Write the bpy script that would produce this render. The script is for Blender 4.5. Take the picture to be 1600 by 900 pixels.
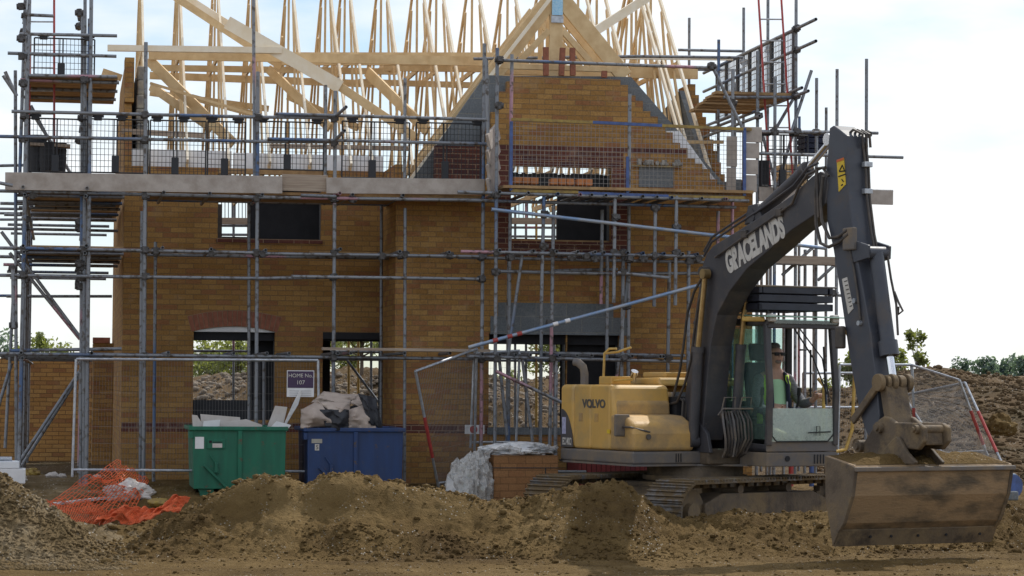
import bpy, bmesh, math, random
import numpy as np
from mathutils import Vector, Matrix, noise
R = math.radians
random.seed(7)
for o in list(bpy.data.objects): bpy.data.objects.remove(o)
scene = bpy.context.scene
col = scene.collection

# ------------------------------------------------------------------ camera
F = 3740.0; EYE = 1.5
PITCH = math.atan(150/F); ROLL = R(0.4)
CM = (Matrix.Rotation(R(90)+PITCH, 4, 'X') @ Matrix.Rotation(ROLL, 4, 'Z'))
cd = bpy.data.cameras.new('camera'); cam = bpy.data.objects.new('camera', cd); col.objects.link(cam)
cam.matrix_world = Matrix.Translation((0, 0, EYE)) @ CM
cd.sensor_width = 36; cd.lens = 36*F/1600; cd.clip_start = .5; cd.clip_end = 3000
scene.camera = cam
# ------------------------------------------------------------------ sun and sky
SUN_AZ = R(38)      # to the right of straight ahead
SUN_EL = R(46)
sd = bpy.data.lights.new('sun', 'SUN'); sd.energy = 3.6; sd.angle = R(.5); sd.color = (1, .95, .86)
sun = bpy.data.objects.new('sun', sd); col.objects.link(sun)
sv = Vector((math.sin(SUN_AZ)*math.cos(SUN_EL), math.cos(SUN_AZ)*math.cos(SUN_EL), math.sin(SUN_EL)))
sun.rotation_euler = sv.to_track_quat('Z', 'Y').to_euler(); sun.location = sv*60
w = bpy.data.worlds.new('World'); scene.world = w; w.use_nodes = True
nt = w.node_tree; N = nt.nodes; L = nt.links
bg = N['Background']; bg.inputs['Strength'].default_value = .12
sky = N.new('ShaderNodeTexSky'); sky.sky_type = 'NISHITA'; sky.sun_disc = False
sky.sun_elevation = SUN_EL; sky.sun_rotation = SUN_AZ; sky.air_density = 1; sky.dust_density = .6; sky.ozone_density = 1
tc = N.new('ShaderNodeTexCoord'); mp = N.new('ShaderNodeMapping'); mp.inputs['Scale'].default_value = (1, 1, 3.0)
mp.inputs['Location'].default_value = (.35, .1, .2)
n1 = N.new('ShaderNodeTexNoise'); n1.inputs['Scale'].default_value = 3.2; n1.inputs['Detail'].default_value = 9; n1.inputs['Roughness'].default_value = .52
cr = N.new('ShaderNodeValToRGB'); cr.color_ramp.elements[0].position = .40; cr.color_ramp.elements[1].position = .56
sm_ = N.new('ShaderNodeMixRGB'); sm_.blend_type = 'MULTIPLY'; sm_.inputs[0].default_value = 1; sm_.inputs[2].default_value = (.84, 1.0, 1.12, 1)
mx = N.new('ShaderNodeMixRGB'); mx.inputs['Color2'].default_value = (8.9, 9.0, 9.1, 1)
L.new(tc.outputs['Generated'], mp.inputs['Vector']); L.new(mp.outputs[0], n1.inputs['Vector']); L.new(n1.outputs['Fac'], cr.inputs['Fac'])
L.new(cr.outputs['Color'], mx.inputs['Fac']); L.new(sky.outputs['Color'], sm_.inputs[1]); L.new(sm_.outputs[0], mx.inputs['Color1']); L.new(mx.outputs[0], bg.inputs['Color'])
scene.view_settings.view_transform = 'Standard'; scene.view_settings.look = 'None'
scene.view_settings.exposure = 0.0; scene.view_settings.gamma = 1; scene.view_settings.use_curve_mapping = False

# ------------------------------------------------------------------ frames
CAMP = Vector((0, 0, EYE)); CR = CM.to_3x3()
def ray(px, py): return CR @ Vector(((px-800)/F, -(py-450)/F, -1))
def W(px, py, Y):
    d = ray(px, py); return CAMP + d*(Y/d.y)
def G(px, py, z):
    d = ray(px, py); return CAMP + d*((z-EYE)/d.z)
A = R(10.6)
HO = Vector((-5.653, 34.765, 0))                       # front left corner of the house
HM = Matrix.Translation(HO) @ Matrix.Rotation(A, 4, 'Z'); HI = HM.inverted()
def in_frame(MI, axis, px, py, val):
    o = MI @ CAMP; d = MI.to_3x3() @ ray(px, py); return o + d*((val-o[axis])/d[axis])
def H(px, py, v): return in_frame(HI, 1, px, py, v)     # house coordinates of a pixel on depth plane v
def HU(px, py, u): return in_frame(HI, 0, px, py, u)

# ------------------------------------------------------------------ object helpers
def tag(o, label=None, cat=None, group=None, kind=None):
    if label: o['label'] = label
    if cat: o['category'] = cat
    if group: o['group'] = group
    if kind: o['kind'] = kind
    return o
def empty(name, M, label, cat, group=None):
    o = bpy.data.objects.new(name, None); col.objects.link(o); o.matrix_world = M; o.empty_display_size = .2
    return tag(o, label, cat, group)
class MB:
    def __init__(s): s.v = []; s.f = []
    def add(s, vs, fs):
        n = len(s.v); s.v += [tuple(x) for x in vs]; s.f += [tuple(i+n for i in f) for f in fs]; return s
    def box(s, x0, x1, y0, y1, z0, z1):
        return s.add([(x0,y0,z0),(x1,y0,z0),(x1,y1,z0),(x0,y1,z0),(x0,y0,z1),(x1,y0,z1),(x1,y1,z1),(x0,y1,z1)],
                     [(0,3,2,1),(4,5,6,7),(0,1,5,4),(1,2,6,5),(2,3,7,6),(3,0,4,7)])
    def beam(s, p0, p1, w, h, up=(0,0,1)):
        p0 = Vector(p0); p1 = Vector(p1); d = (p1-p0).normalized(); up = Vector(up)
        x = d.cross(up)
        if x.length < 1e-3: x = d.cross(Vector((0,1,0)))
        x.normalize(); z = x.cross(d); vs = []
        for p in (p0, p1):
            for a, b in ((-1,-1),(1,-1),(1,1),(-1,1)): vs.append(p + x*(a*w/2) + z*(b*h/2))
        return s.add(vs, [(0,1,2,3),(7,6,5,4),(0,4,5,1),(1,5,6,2),(2,6,7,3),(3,7,4,0)])
    def tube(s, p0, p1, r, n=10, r2=None, hollow=False):
        p0 = Vector(p0); p1 = Vector(p1); d = (p1-p0).normalized(); r2 = r if r2 is None else r2
        x = d.orthogonal().normalized(); y = d.cross(x); vs = []
        for p, q in ((p0, r), (p1, r2)):
            for i in range(n):
                a = 2*math.pi*i/n; vs.append(p + (x*math.cos(a)+y*math.sin(a))*q)
        fs = [(i, (i+1) % n, n+(i+1) % n, n+i) for i in range(n)]
        if hollow:
            for p, e in ((p0, 1), (p1, -1)):
                b = len(vs)
                for i in range(n):
                    a = 2*math.pi*i/n; vs.append(p + (x*math.cos(a)+y*math.sin(a))*r*.8)
                for i in range(n):
                    a = 2*math.pi*i/n; vs.append(p + d*(e*.12) + (x*math.cos(a)+y*math.sin(a))*r*.8)
                o = 0 if e == 1 else n
                for i in range(n):
                    j = (i+1) % n
                    fs.append((o+i, b+i, b+j, o+j) if e == 1 else (o+i, o+j, b+j, b+i))
                    fs.append((b+i, b+n+i, b+n+j, b+j) if e == 1 else (b+i, b+j, b+n+j, b+n+i))
                fs.append(tuple(range(b+n, b+2*n)))
        else:
            fs += [tuple(range(n))[::-1], tuple(range(n, 2*n))]
        return s.add(vs, fs)
    def path(s, pts, r, n=8):
        pts = [Vector(p) for p in pts]; rings = []; x = None
        for i, p in enumerate(pts):
            d = (pts[min(i+1, len(pts)-1)]-pts[max(i-1, 0)]).normalized()
            x = d.orthogonal().normalized() if x is None else (x - d*x.dot(d)).normalized()
            y = d.cross(x); rings.append([p + (x*math.cos(2*math.pi*k/n)+y*math.sin(2*math.pi*k/n))*r for k in range(n)])
        vs = [q for g in rings for q in g]; fs = []
        for i in range(len(pts)-1):
            for k in range(n): fs.append((i*n+k, i*n+(k+1) % n, (i+1)*n+(k+1) % n, (i+1)*n+k))
        fs += [tuple(range(n))[::-1], tuple(range(len(vs)-n, len(vs)))]
        return s.add(vs, fs)
    def prism(s, pts, axis, a, b):
        """closed outline pts (2D) extruded along axis (0,1,2) from a to b; outline is (y,z),(x,z) or (x,y)"""
        def mk(p, c):
            return {0:(c,p[0],p[1]), 1:(p[0],c,p[1]), 2:(p[0],p[1],c)}[axis]
        n = len(pts); ar = sum(pts[i][0]*pts[(i+1) % n][1]-pts[(i+1) % n][0]*pts[i][1] for i in range(n))
        pts = list(pts)[::-1] if (ar > 0) == (axis == 1) else list(pts)
        vs = [mk(p, a) for p in pts] + [mk(p, b) for p in pts]
        fs = [tuple(range(n))[::-1], tuple(range(n, 2*n))] + [(i, (i+1) % n, n+(i+1) % n, n+i) for i in range(n)]
        return s.add(vs, fs)
    def build(s, name, mat, parent=None, bevel=0, smooth=False, seg=2):
        me = bpy.data.meshes.new(name); me.from_pydata(s.v, [], s.f); me.update()
        bm = bmesh.new(); bm.from_mesh(me); bmesh.ops.recalc_face_normals(bm, faces=bm.faces)
        if smooth:
            for f in bm.faces: f.smooth = True
            for e in bm.edges:
                if len(e.link_faces) == 2 and e.calc_face_angle() > R(40): e.smooth = False
        bm.to_mesh(me); bm.free()
        if mat: me.materials.append(mat)
        o = bpy.data.objects.new(name, me); col.objects.link(o)
        if parent: o.parent = parent
        if bevel:
            m = o.modifiers.new('bevel', 'BEVEL'); m.width = bevel; m.segments = seg; m.limit_method = 'ANGLE'; m.angle_limit = R(35)
        return o
def walls(mb, u0, u1, z0, z1, v0, v1, holes, axis=1):
    us = sorted({u0, u1, *[h[0] for h in holes], *[h[1] for h in holes]}); zs = sorted({z0, z1, *[h[2] for h in holes], *[h[3] for h in holes]})
    us = [u for u in us if u0 <= u <= u1]; zs = [z for z in zs if z0 <= z <= z1]
    for i in range(len(us)-1):
        zrun = None
        for j in range(len(zs)-1):
            uc = (us[i]+us[i+1])/2; zc = (zs[j]+zs[j+1])/2
            solid = not any(h[0] < uc < h[1] and h[2] < zc < h[3] for h in holes)
            if solid: zrun = (zrun[0], zs[j+1]) if zrun else (zs[j], zs[j+1])
            if zrun and (not solid or j == len(zs)-2):
                if axis == 1: mb.box(us[i], us[i+1], v0, v1, *zrun)
                else: mb.box(v0, v1, us[i], us[i+1], *zrun)
                zrun = None
    return mb
def copy_tree(o, parent=None):
    c = o.copy(); col.objects.link(c); c.parent = parent
    for ch in list(o.children): copy_tree(ch, c)
    return c

# ------------------------------------------------------------------ materials
def newmat(name):
    m = bpy.data.materials.new(name); m.use_nodes = True; return m, m.node_tree.nodes, m.node_tree.links
def mat(name, c, rough=.7, metal=0, var=.2, scale=6, c2=None, lo=.35, hi=.65, bump=0, bscale=60, detail=6, spec=.5, stretch=(1,1,1), coat=0):
    m, n, l = newmat(name); b = n['Principled BSDF']
    b.inputs['Roughness'].default_value = rough; b.inputs['Metallic'].default_value = metal; b.inputs['Specular IOR Level'].default_value = spec
    if coat: b.inputs['Coat Weight'].default_value = coat
    t = n.new('ShaderNodeTexCoord'); mp = n.new('ShaderNodeMapping'); mp.inputs['Scale'].default_value = stretch
    l.new(t.outputs['Object'], mp.inputs['Vector'])
    ns = n.new('ShaderNodeTexNoise'); ns.inputs['Scale'].default_value = scale; ns.inputs['Detail'].default_value = detail; ns.inputs['Roughness'].default_value = .6
    r = n.new('ShaderNodeValToRGB'); r.color_ramp.elements[0].position = lo; r.color_ramp.elements[1].position = hi
    c = tuple(c); c2 = tuple(c2) if c2 else tuple(x*(1-var) for x in c)
    r.color_ramp.elements[0].color = (*c, 1); r.color_ramp.elements[1].color = (*c2, 1)
    l.new(mp.outputs[0], ns.inputs['Vector']); l.new(ns.outputs['Fac'], r.inputs['Fac']); l.new(r.outputs['Color'], b.inputs['Base Color'])
    if bump:
        n2 = n.new('ShaderNodeTexNoise'); n2.inputs['Scale'].default_value = bscale; n2.inputs['Detail'].default_value = 5
        bp = n.new('ShaderNodeBump'); bp.inputs['Strength'].default_value = 1; bp.inputs['Distance'].default_value = bump
        l.new(mp.outputs[0], n2.inputs['Vector']); l.new(n2.outputs['Fac'], bp.inputs['Height']); l.new(bp.outputs['Normal'], b.inputs['Normal'])
    return m
def mudmix(m, mud=(.23,.165,.10), scale=3.0, lo=.48, hi=.62, rough=.95):
    """dried mud splashed over paint"""
    n = m.node_tree.nodes; l = m.node_tree.links; b = n['Principled BSDF']; src = b.inputs['Base Color'].links[0].from_socket
    t = n.new('ShaderNodeTexCoord'); ns = n.new('ShaderNodeTexNoise'); ns.inputs['Scale'].default_value = scale; ns.inputs['Detail'].default_value = 10; ns.inputs['Roughness'].default_value = .7
    r = n.new('ShaderNodeValToRGB'); r.color_ramp.elements[0].position = lo; r.color_ramp.elements[1].position = hi
    mx = n.new('ShaderNodeMixRGB'); mx.inputs['Color2'].default_value = (*mud, 1)
    l.new(t.outputs['Object'], ns.inputs['Vector']); l.new(ns.outputs['Fac'], r.inputs['Fac']); l.new(r.outputs['Color'], mx.inputs['Fac']); l.new(src, mx.inputs['Color1']); l.new(mx.outputs[0], b.inputs['Base Color'])
    mr = n.new('ShaderNodeMapRange'); mr.inputs['To Min'].default_value = b.inputs['Roughness'].default_value; mr.inputs['To Max'].default_value = rough
    l.new(r.outputs['Color'], mr.inputs['Value']); l.new(mr.outputs[0], b.inputs['Roughness'])
    return m
def brick(name, axes, c1, c2, mortar, stain=.25, blotch=(.26,.11,.06), bw=.225, rh=.075):
    m, n, l = newmat(name); b = n['Principled BSDF']; b.inputs['Roughness'].default_value = .92; b.inputs['Specular IOR Level'].default_value = .2
    t = n.new('ShaderNodeTexCoord'); sp = n.new('ShaderNodeSeparateXYZ'); cb = n.new('ShaderNodeCombineXYZ')
    l.new(t.outputs['Object'], sp.inputs[0]); l.new(sp.outputs[axes[0]], cb.inputs[0]); l.new(sp.outputs[axes[1]], cb.inputs[1])
    k = n.new('ShaderNodeTexBrick'); k.inputs['Scale'].default_value = 1; k.inputs['Brick Width'].default_value = bw; k.inputs['Row Height'].default_value = rh
    k.inputs['Mortar Size'].default_value = .0065; k.inputs['Mortar Smooth'].default_value = .2; k.inputs['Bias'].default_value = 0
    k.inputs['Color1'].default_value = (*c1, 1); k.inputs['Color2'].default_value = (*c2, 1); k.inputs['Mortar'].default_value = (*mortar, 1)
    l.new(cb.outputs[0], k.inputs['Vector'])
    # a second, differently seeded brick colouring: some bricks burnt red-brown
    k2 = n.new('ShaderNodeTexBrick'); mpp = n.new('ShaderNodeMapping'); mpp.inputs['Location'].default_value = (bw*38, rh*46, 0)
    for a in ('Scale', 'Brick Width', 'Row Height'): k2.inputs[a].default_value = k.inputs[a].default_value
    k2.inputs['Mortar Size'].default_value = 0; k2.inputs['Color1'].default_value = (0,0,0,1); k2.inputs['Color2'].default_value = (1,1,1,1)
    l.new(cb.outputs[0], mpp.inputs[0]); l.new(mpp.outputs[0], k2.inputs['Vector'])
    rr = n.new('ShaderNodeValToRGB'); rr.color_ramp.elements[0].position = .70; rr.color_ramp.elements[1].position = .86
    l.new(k2.outputs['Color'], rr.inputs['Fac'])
    fm = n.new('ShaderNodeMath'); fm.operation = 'MULTIPLY'; sb = n.new('ShaderNodeMath'); sb.operation = 'SUBTRACT'; sb.inputs[0].default_value = 1
    l.new(k.outputs['Fac'], sb.inputs[1]); l.new(sb.outputs[0], fm.inputs[0]); l.new(rr.outputs['Color'], fm.inputs[1])
    fm2 = n.new('ShaderNodeMath'); fm2.operation = 'MULTIPLY'; fm2.inputs[1].default_value = .65; l.new(fm.outputs[0], fm2.inputs[0])
    m0 = n.new('ShaderNodeMixRGB'); m0.inputs['Color2'].default_value = (*blotch, 1); l.new(fm2.outputs[0], m0.inputs['Fac']); l.new(k.outputs['Color'], m0.inputs['Color1'])
    ns = n.new('ShaderNodeTexNoise'); ns.inputs['Scale'].default_value = 1.3; ns.inputs['Detail'].default_value = 8; l.new(t.outputs['Object'], ns.inputs['Vector'])
    ns2 = n.new('ShaderNodeTexNoise'); ns2.inputs['Scale'].default_value = 45; ns2.inputs['Detail'].default_value = 6; l.new(t.outputs['Object'], ns2.inputs['Vector'])
    ad = n.new('ShaderNodeMath'); ad.operation = 'ADD'; l.new(ns.outputs['Fac'], ad.inputs[0]); l.new(ns2.outputs['Fac'], ad.inputs[1])
    mr = n.new('ShaderNodeMapRange'); mr.inputs['From Min'].default_value = .7; mr.inputs['From Max'].default_value = 1.3; mr.inputs['To Min'].default_value = 1+stain; mr.inputs['To Max'].default_value = 1-stain
    l.new(ad.outputs[0], mr.inputs['Value'])
    mu = n.new('ShaderNodeMixRGB'); mu.blend_type = 'MULTIPLY'; mu.inputs['Fac'].default_value = 1; l.new(m0.outputs[0], mu.inputs['Color1']); l.new(mr.outputs[0], mu.inputs['Color2'])
    sm = n.new('ShaderNodeTexNoise'); sm.inputs['Scale'].default_value = 3.2; sm.inputs['Detail'].default_value = 11; sm.inputs['Roughness'].default_value = .72; l.new(t.outputs['Object'], sm.inputs['Vector'])
    sr_ = n.new('ShaderNodeValToRGB'); sr_.color_ramp.elements[0].position = .56; sr_.color_ramp.elements[1].position = .72; sr_.color_ramp.elements[1].color = (.55,.55,.55,1); l.new(sm.outputs['Fac'], sr_.inputs['Fac'])
    sx = n.new('ShaderNodeMixRGB'); sx.inputs['Color2'].default_value = (*[min(1, q*1.35+.05) for q in mortar], 1); l.new(sr_.outputs['Color'], sx.inputs['Fac']); l.new(mu.outputs[0], sx.inputs['Color1'])
    l.new(sx.outputs[0], b.inputs['Base Color'])
    hh = n.new('ShaderNodeMath'); hh.operation = 'MULTIPLY_ADD'; hh.inputs[1].default_value = -.7; l.new(k.outputs['Fac'], hh.inputs[0]); l.new(ns2.outputs['Fac'], hh.inputs[2])
    bp = n.new('ShaderNodeBump'); bp.inputs['Distance'].default_value = .005; bp.inputs['Strength'].default_value = .8; l.new(hh.outputs[0], bp.inputs['Height']); l.new(bp.outputs['Normal'], b.inputs['Normal'])
    return m
BR1 = (.39,.225,.080); BR2 = (.295,.158,.053); MO = (.23,.145,.07)
M = {}
M['brick'] = brick('brick_front', 'XZ', BR1, BR2, MO)
M['brick_s'] = brick('brick_side', 'YZ', BR1, BR2, MO)
M['plum'] = brick('plum_brick', 'XZ', (.15,.055,.04), (.10,.04,.035), (.28,.19,.13), blotch=(.07,.035,.04))
M['plum_s'] = brick('plum_brick_side', 'YZ', (.15,.055,.04), (.10,.04,.035), (.28,.19,.13), blotch=(.07,.035,.04))
M['gbrick_skylit'] = brick('garage_brick_skylit', 'XZ', (.50,.29,.11), (.43,.23,.08), (.22,.13,.06))  # lighter than the house brick: open skylight is put into the colour
M['block'] = brick('concrete_block', 'XZ', (.17,.185,.20), (.14,.155,.17), (.21,.21,.20), blotch=(.15,.16,.17), bw=.45, rh=.225)
M['block_s'] = brick('concrete_block_side', 'YZ', (.17,.185,.20), (.14,.155,.17), (.21,.21,.20), blotch=(.15,.16,.17), bw=.45, rh=.225)
M['arch'] = mat('arch_brick', (.34,.13,.08), .9, var=.35, scale=12, bump=.003)
M['mortar'] = mat('mortar', (.33,.25,.17), .95, bump=.004)
M['timber'] = mat('timber', (.74,.55,.31), .75, c2=(.60,.41,.21), scale=5, stretch=(1,1,1), bump=.001, bscale=80)
M['timber_pale_lit'] = mat('pale_lit_timber', (.90,.82,.68), .75, c2=(.82,.70,.52), scale=4, bump=.001)  # near-white: paints sunlight on the front rafters, plain pale timber elsewhere
M['board'] = mat('scaffold_board', (.42,.34,.27), .85, c2=(.30,.23,.18), scale=9, stretch=(.25,1,5), bump=.003, bscale=40)
M['deck'] = mat('deck_board', (.42,.27,.13), .85, c2=(.26,.16,.08), scale=7, bump=.002)
M['boxwood'] = mat('planed_board', (.46,.41,.375), .8, c2=(.34,.29,.255), scale=6, bump=.002)
def tubemat():
    m, n, l = newmat('scaffold_tube'); b = n['Principled BSDF']; b.inputs['Roughness'].default_value = .48; b.inputs['Metallic'].default_value = .45
    t = n.new('ShaderNodeTexCoord'); oi = n.new('ShaderNodeObjectInfo')
    ns = n.new('ShaderNodeTexNoise'); ns.noise_dimensions = '4D'; ns.inputs['Scale'].default_value = .55; ns.inputs['Detail'].default_value = 1.5
    ml = n.new('ShaderNodeMath'); ml.operation = 'MULTIPLY'; ml.inputs[1].default_value = 40; l.new(oi.outputs['Random'], ml.inputs[0]); l.new(ml.outputs[0], ns.inputs['W'])
    l.new(t.outputs['Object'], ns.inputs['Vector'])
    r = n.new('ShaderNodeValToRGB'); e = r.color_ramp.elements
    e[0].position = 0; e[0].color = (.44,.25,.30,1); e[1].position = 1; e[1].color = (.09,.15,.28,1)
    for p, c in ((.34,(.44,.25,.30,1)),(.36,(.26,.27,.295,1)),(.61,(.19,.205,.235,1)),(.65,(.09,.145,.27,1))):
        x = r.color_ramp.elements.new(p); x.color = c
    l.new(ns.outputs['Fac'], r.inputs['Fac'])
    n2 = n.new('ShaderNodeTexNoise'); n2.inputs['Scale'].default_value = 14; n2.inputs['Detail'].default_value = 8; l.new(t.outputs['Object'], n2.inputs['Vector'])
    r2 = n.new('ShaderNodeValToRGB'); r2.color_ramp.elements[0].position = .52; r2.color_ramp.elements[1].position = .66
    mx = n.new('ShaderNodeMixRGB'); mx.inputs['Color2'].default_value = (.10,.085,.075,1); l.new(n2.outputs['Fac'], r2.inputs['Fac']); l.new(r2.outputs['Color'], mx.inputs['Fac']); l.new(r.outputs['Color'], mx.inputs['Color1'])
    l.new(mx.outputs[0], b.inputs['Base Color']); return m
M['tube'] = tubemat()
M['steel'] = mat('galvanised_steel', (.52,.55,.6), .42, .6, c2=(.32,.34,.38), scale=15)
M['coupler'] = mat('coupler_steel', (.12,.115,.12), .6, .5, c2=(.06,.055,.05), scale=30)
M['blackplastic'] = mat('black_plastic', (.025,.027,.035), .6, var=.3)
M['redpaint'] = mat('red_paint', (.50,.06,.06), .5, c2=(.30,.05,.04), scale=12)
M['bluepaint'] = mat('blue_frame_paint', (.07,.13,.36), .5, c2=(.05,.08,.2), scale=12)
M['yellowpaint'] = mat('yellow_frame_paint', (.38,.27,.06), .55, c2=(.22,.14,.05), scale=14)
M['insul'] = mat('insulation_board', (.82,.84,.88), .7, c2=(.74,.77,.82), scale=8)
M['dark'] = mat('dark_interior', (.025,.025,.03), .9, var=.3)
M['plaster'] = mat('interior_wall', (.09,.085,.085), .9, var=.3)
M['green'] = mudmix(mudmix(mat('green_skip_paint', (.005,.145,.082), .5, c2=(.006,.105,.062), scale=3, stretch=(3,3,.5)), scale=9, lo=.60, hi=.68, mud=(.10,.06,.035)), scale=2.2, lo=.56, hi=.8, mud=(.10,.15,.10))
M['blue'] = mudmix(mudmix(mat('blue_skip_paint', (.010,.042,.15), .5, c2=(.010,.032,.11), scale=3, stretch=(3,3,.5)), scale=9, lo=.60, hi=.68, mud=(.09,.055,.035)), scale=2.2, lo=.56, hi=.8, mud=(.07,.085,.12))
M['paper'] = mat('brown_paper', (.46,.385,.335), .85, c2=(.36,.29,.25), scale=3)
M['plasterboard'] = mat('plasterboard', (.62,.58,.56), .85, c2=(.52,.47,.43), scale=5)
M['white'] = mat('white_card', (.8,.8,.82), .7, var=.1)
M['sheet'] = mat('polythene', (.70,.69,.69), .5, c2=(.48,.5,.53), scale=9, bump=.02, bscale=12)
M['orange'] = mat('orange_mesh', (.75,.15,.05), .55, var=.25, scale=10)
M['packbrick'] = brick('pack_brick', 'XZ', (.30,.155,.07), (.26,.13,.058), (.20,.105,.05), blotch=(.25,.12,.055), bw=.225, rh=.09)
M['redstack'] = brick('red_stack_brick', 'XZ', (.22,.05,.05), (.17,.04,.04), (.06,.02,.02), blotch=(.14,.04,.05), bw=.07, rh=.22)
M['yellow'] = mudmix(mudmix(mat('yellow_paint', (.64,.385,.10), .42, c2=(.55,.33,.09), scale=2.5), mud=(.38,.28,.14), scale=1.6, lo=.46, hi=.74), mud=(.12,.08,.045), scale=26, lo=.66, hi=.70)
M['yellow_low'] = mudmix(mat('muddy_yellow_paint', (.55,.33,.10), .5, c2=(.46,.28,.10), scale=3), mud=(.30,.21,.115), scale=2.2, lo=.40, hi=.62)
M['grey'] = mudmix(mudmix(mat('dark_grey_paint', (.062,.060,.068), .5, c2=(.045,.044,.052), scale=3), mud=(.125,.10,.08), scale=2.4, lo=.48, hi=.76), mud=(.20,.165,.125), scale=30, lo=.64, hi=.70)
M['stickpaint'] = mudmix(mat('stick_paint', (.060,.066,.085), .45, c2=(.045,.05,.068), scale=3), mud=(.12,.10,.085), scale=2.6, lo=.53, hi=.78)
M['skirt'] = mudmix(mat('skirt_grey', (.13,.12,.12), .6, c2=(.10,.095,.095), scale=3), mud=(.22,.17,.12), scale=3, lo=.42, hi=.62)
M['mudsteel'] = mudmix(mat('worn_muddy_steel', (.14,.105,.072), .75, c2=(.07,.052,.038), scale=2.2, lo=.42, hi=.58, bump=.006, bscale=30), mud=(.21,.15,.085), scale=1.8, lo=.47, hi=.60)
M['chrome'] = mat('chrome_rod', (.75,.76,.8), .15, 1, var=.1)
M['oldrod'] = mat('oily_rod', (.55,.40,.20), .3, .8, c2=(.40,.27,.12), scale=8)
M['hose'] = mat('rubber_hose', (.035,.033,.035), .55, var=.3, c2=(.10,.08,.065), scale=6)
M['track'] = mudmix(mat('track_steel', (.18,.175,.18), .5, .5, c2=(.10,.09,.085), scale=10), mud=(.19,.135,.075), scale=5, lo=.38, hi=.52)
M['black'] = mat('black_rubber', (.02,.02,.022), .7, var=.3)
M['rail'] = mat('yellow_rail_paint', (.62,.40,.09), .45, c2=(.45,.28,.08), scale=10)
M['letters'] = mat('white_lettering', (.62,.60,.57), .6, c2=(.50,.47,.43), scale=14)
M['greyletters'] = mat('grey_lettering', (.10,.09,.08), .6, var=.2)
M['sticker'] = mat('yellow_sticker', (.75,.52,.03), .5, var=.15)
M['purple'] = mat('purple_sign', (.055,.028,.085), .5, var=.2)
M['skin'] = mat('skin', (.52,.31,.23), .55, var=.15, scale=20)
M['hair'] = mat('grey_hair', (.12,.11,.105), .8, c2=(.05,.045,.04), scale=60)
M['tee'] = mat('green_tshirt', (.50,.80,.50), .85, var=.15)
M['hivis'] = mat('hi_vis_vest', (.55,.85,.05), .7, var=.1)
M['navy'] = mat('navy_cloth', (.025,.03,.06), .85, var=.3)
M['stripe'] = mat('grey_sleeve', (.22,.22,.24), .9, c2=(.1,.1,.11), scale=30, stretch=(1,1,6))
M['trousers'] = mat('work_trousers', (.10,.085,.10), .9, var=.3)
M['bark'] = mat('bark', (.12,.09,.065), .9, var=.4, bump=.01, bscale=20)
def leafmat(name, a, b_):
    m = mat(name, a, .6, c2=b_, scale=2.2); b = m.node_tree.nodes['Principled BSDF']
    n = m.node_tree.nodes; l = m.node_tree.links; tl = n.new('ShaderNodeBsdfTranslucent'); ms = n.new('ShaderNodeMixShader'); ms.inputs[0].default_value = .5
    src = b.inputs['Base Color'].links[0].from_socket; g_ = n.new('ShaderNodeMixRGB'); g_.blend_type = 'MULTIPLY'; g_.inputs[0].default_value = 1; g_.inputs[2].default_value = (1.9,1.9,.9,1); l.new(src, g_.inputs[1]); l.new(g_.outputs[0], tl.inputs[0])
    l.new(b.outputs[0], ms.inputs[1]); l.new(tl.outputs[0], ms.inputs[2]); l.new(ms.outputs[0], n['Material Output'].inputs['Surface']); return m
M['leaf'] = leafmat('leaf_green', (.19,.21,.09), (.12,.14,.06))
M['leaf_hazy'] = leafmat('hazy_far_leaf', (.12,.17,.18), (.085,.12,.13))  # distance haze is mixed into the leaf colour as blue
def glassmat(name, tint, gloss=.12, trans=(.6,.85,.78), dirt=0):
    m, n, l = newmat(name); n.remove(n['Principled BSDF']); out = n['Material Output']
    tr = n.new('ShaderNodeBsdfTransparent'); tr.inputs[0].default_value = (*trans, 1)
    gl = n.new('ShaderNodeBsdfGlossy'); gl.inputs['Roughness'].default_value = .05; gl.inputs[0].default_value = (.9,.95,.95,1)
    df = n.new('ShaderNodeBsdfDiffuse'); df.inputs[0].default_value = (*tint, 1)
    a = n.new('ShaderNodeMixShader'); a.inputs[0].default_value = gloss; l.new(tr.outputs[0], a.inputs[1]); l.new(gl.outputs[0], a.inputs[2])
    b = n.new('ShaderNodeMixShader')
    t = n.new('ShaderNodeTexCoord'); ns = n.new('ShaderNodeTexNoise'); ns.inputs['Scale'].default_value = 22; ns.inputs['Detail'].default_value = 8; ns.inputs['Roughness'].default_value = .8
    mr = n.new('ShaderNodeMapRange'); mr.inputs['From Min'].default_value = .35; mr.inputs['From Max'].default_value = .65; mr.inputs['To Min'].default_value = dirt*.45; mr.inputs['To Max'].default_value = dirt
    l.new(t.outputs['Object'], ns.inputs['Vector']); l.new(ns.outputs['Fac'], mr.inputs['Value']); l.new(mr.outputs[0], b.inputs[0])
    l.new(a.outputs[0], b.inputs[1]); l.new(df.outputs[0], b.inputs[2]); l.new(b.outputs[0], out.inputs['Surface']); return m
M['glass'] = glassmat('tinted_glass', (.34,.46,.42), .08, (.80,.93,.89), .12)
M['dirtyglass'] = glassmat('dusty_glass', (.55,.60,.56), .1, (.75,.9,.85), .62)
M['wrap'] = glassmat('clear_polythene', (.60,.585,.57), .10, (.9,.9,.9), .55)
M['mesh'] = mat('thin_wire', (.30,.29,.29), .6, .4, var=.3)

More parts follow.
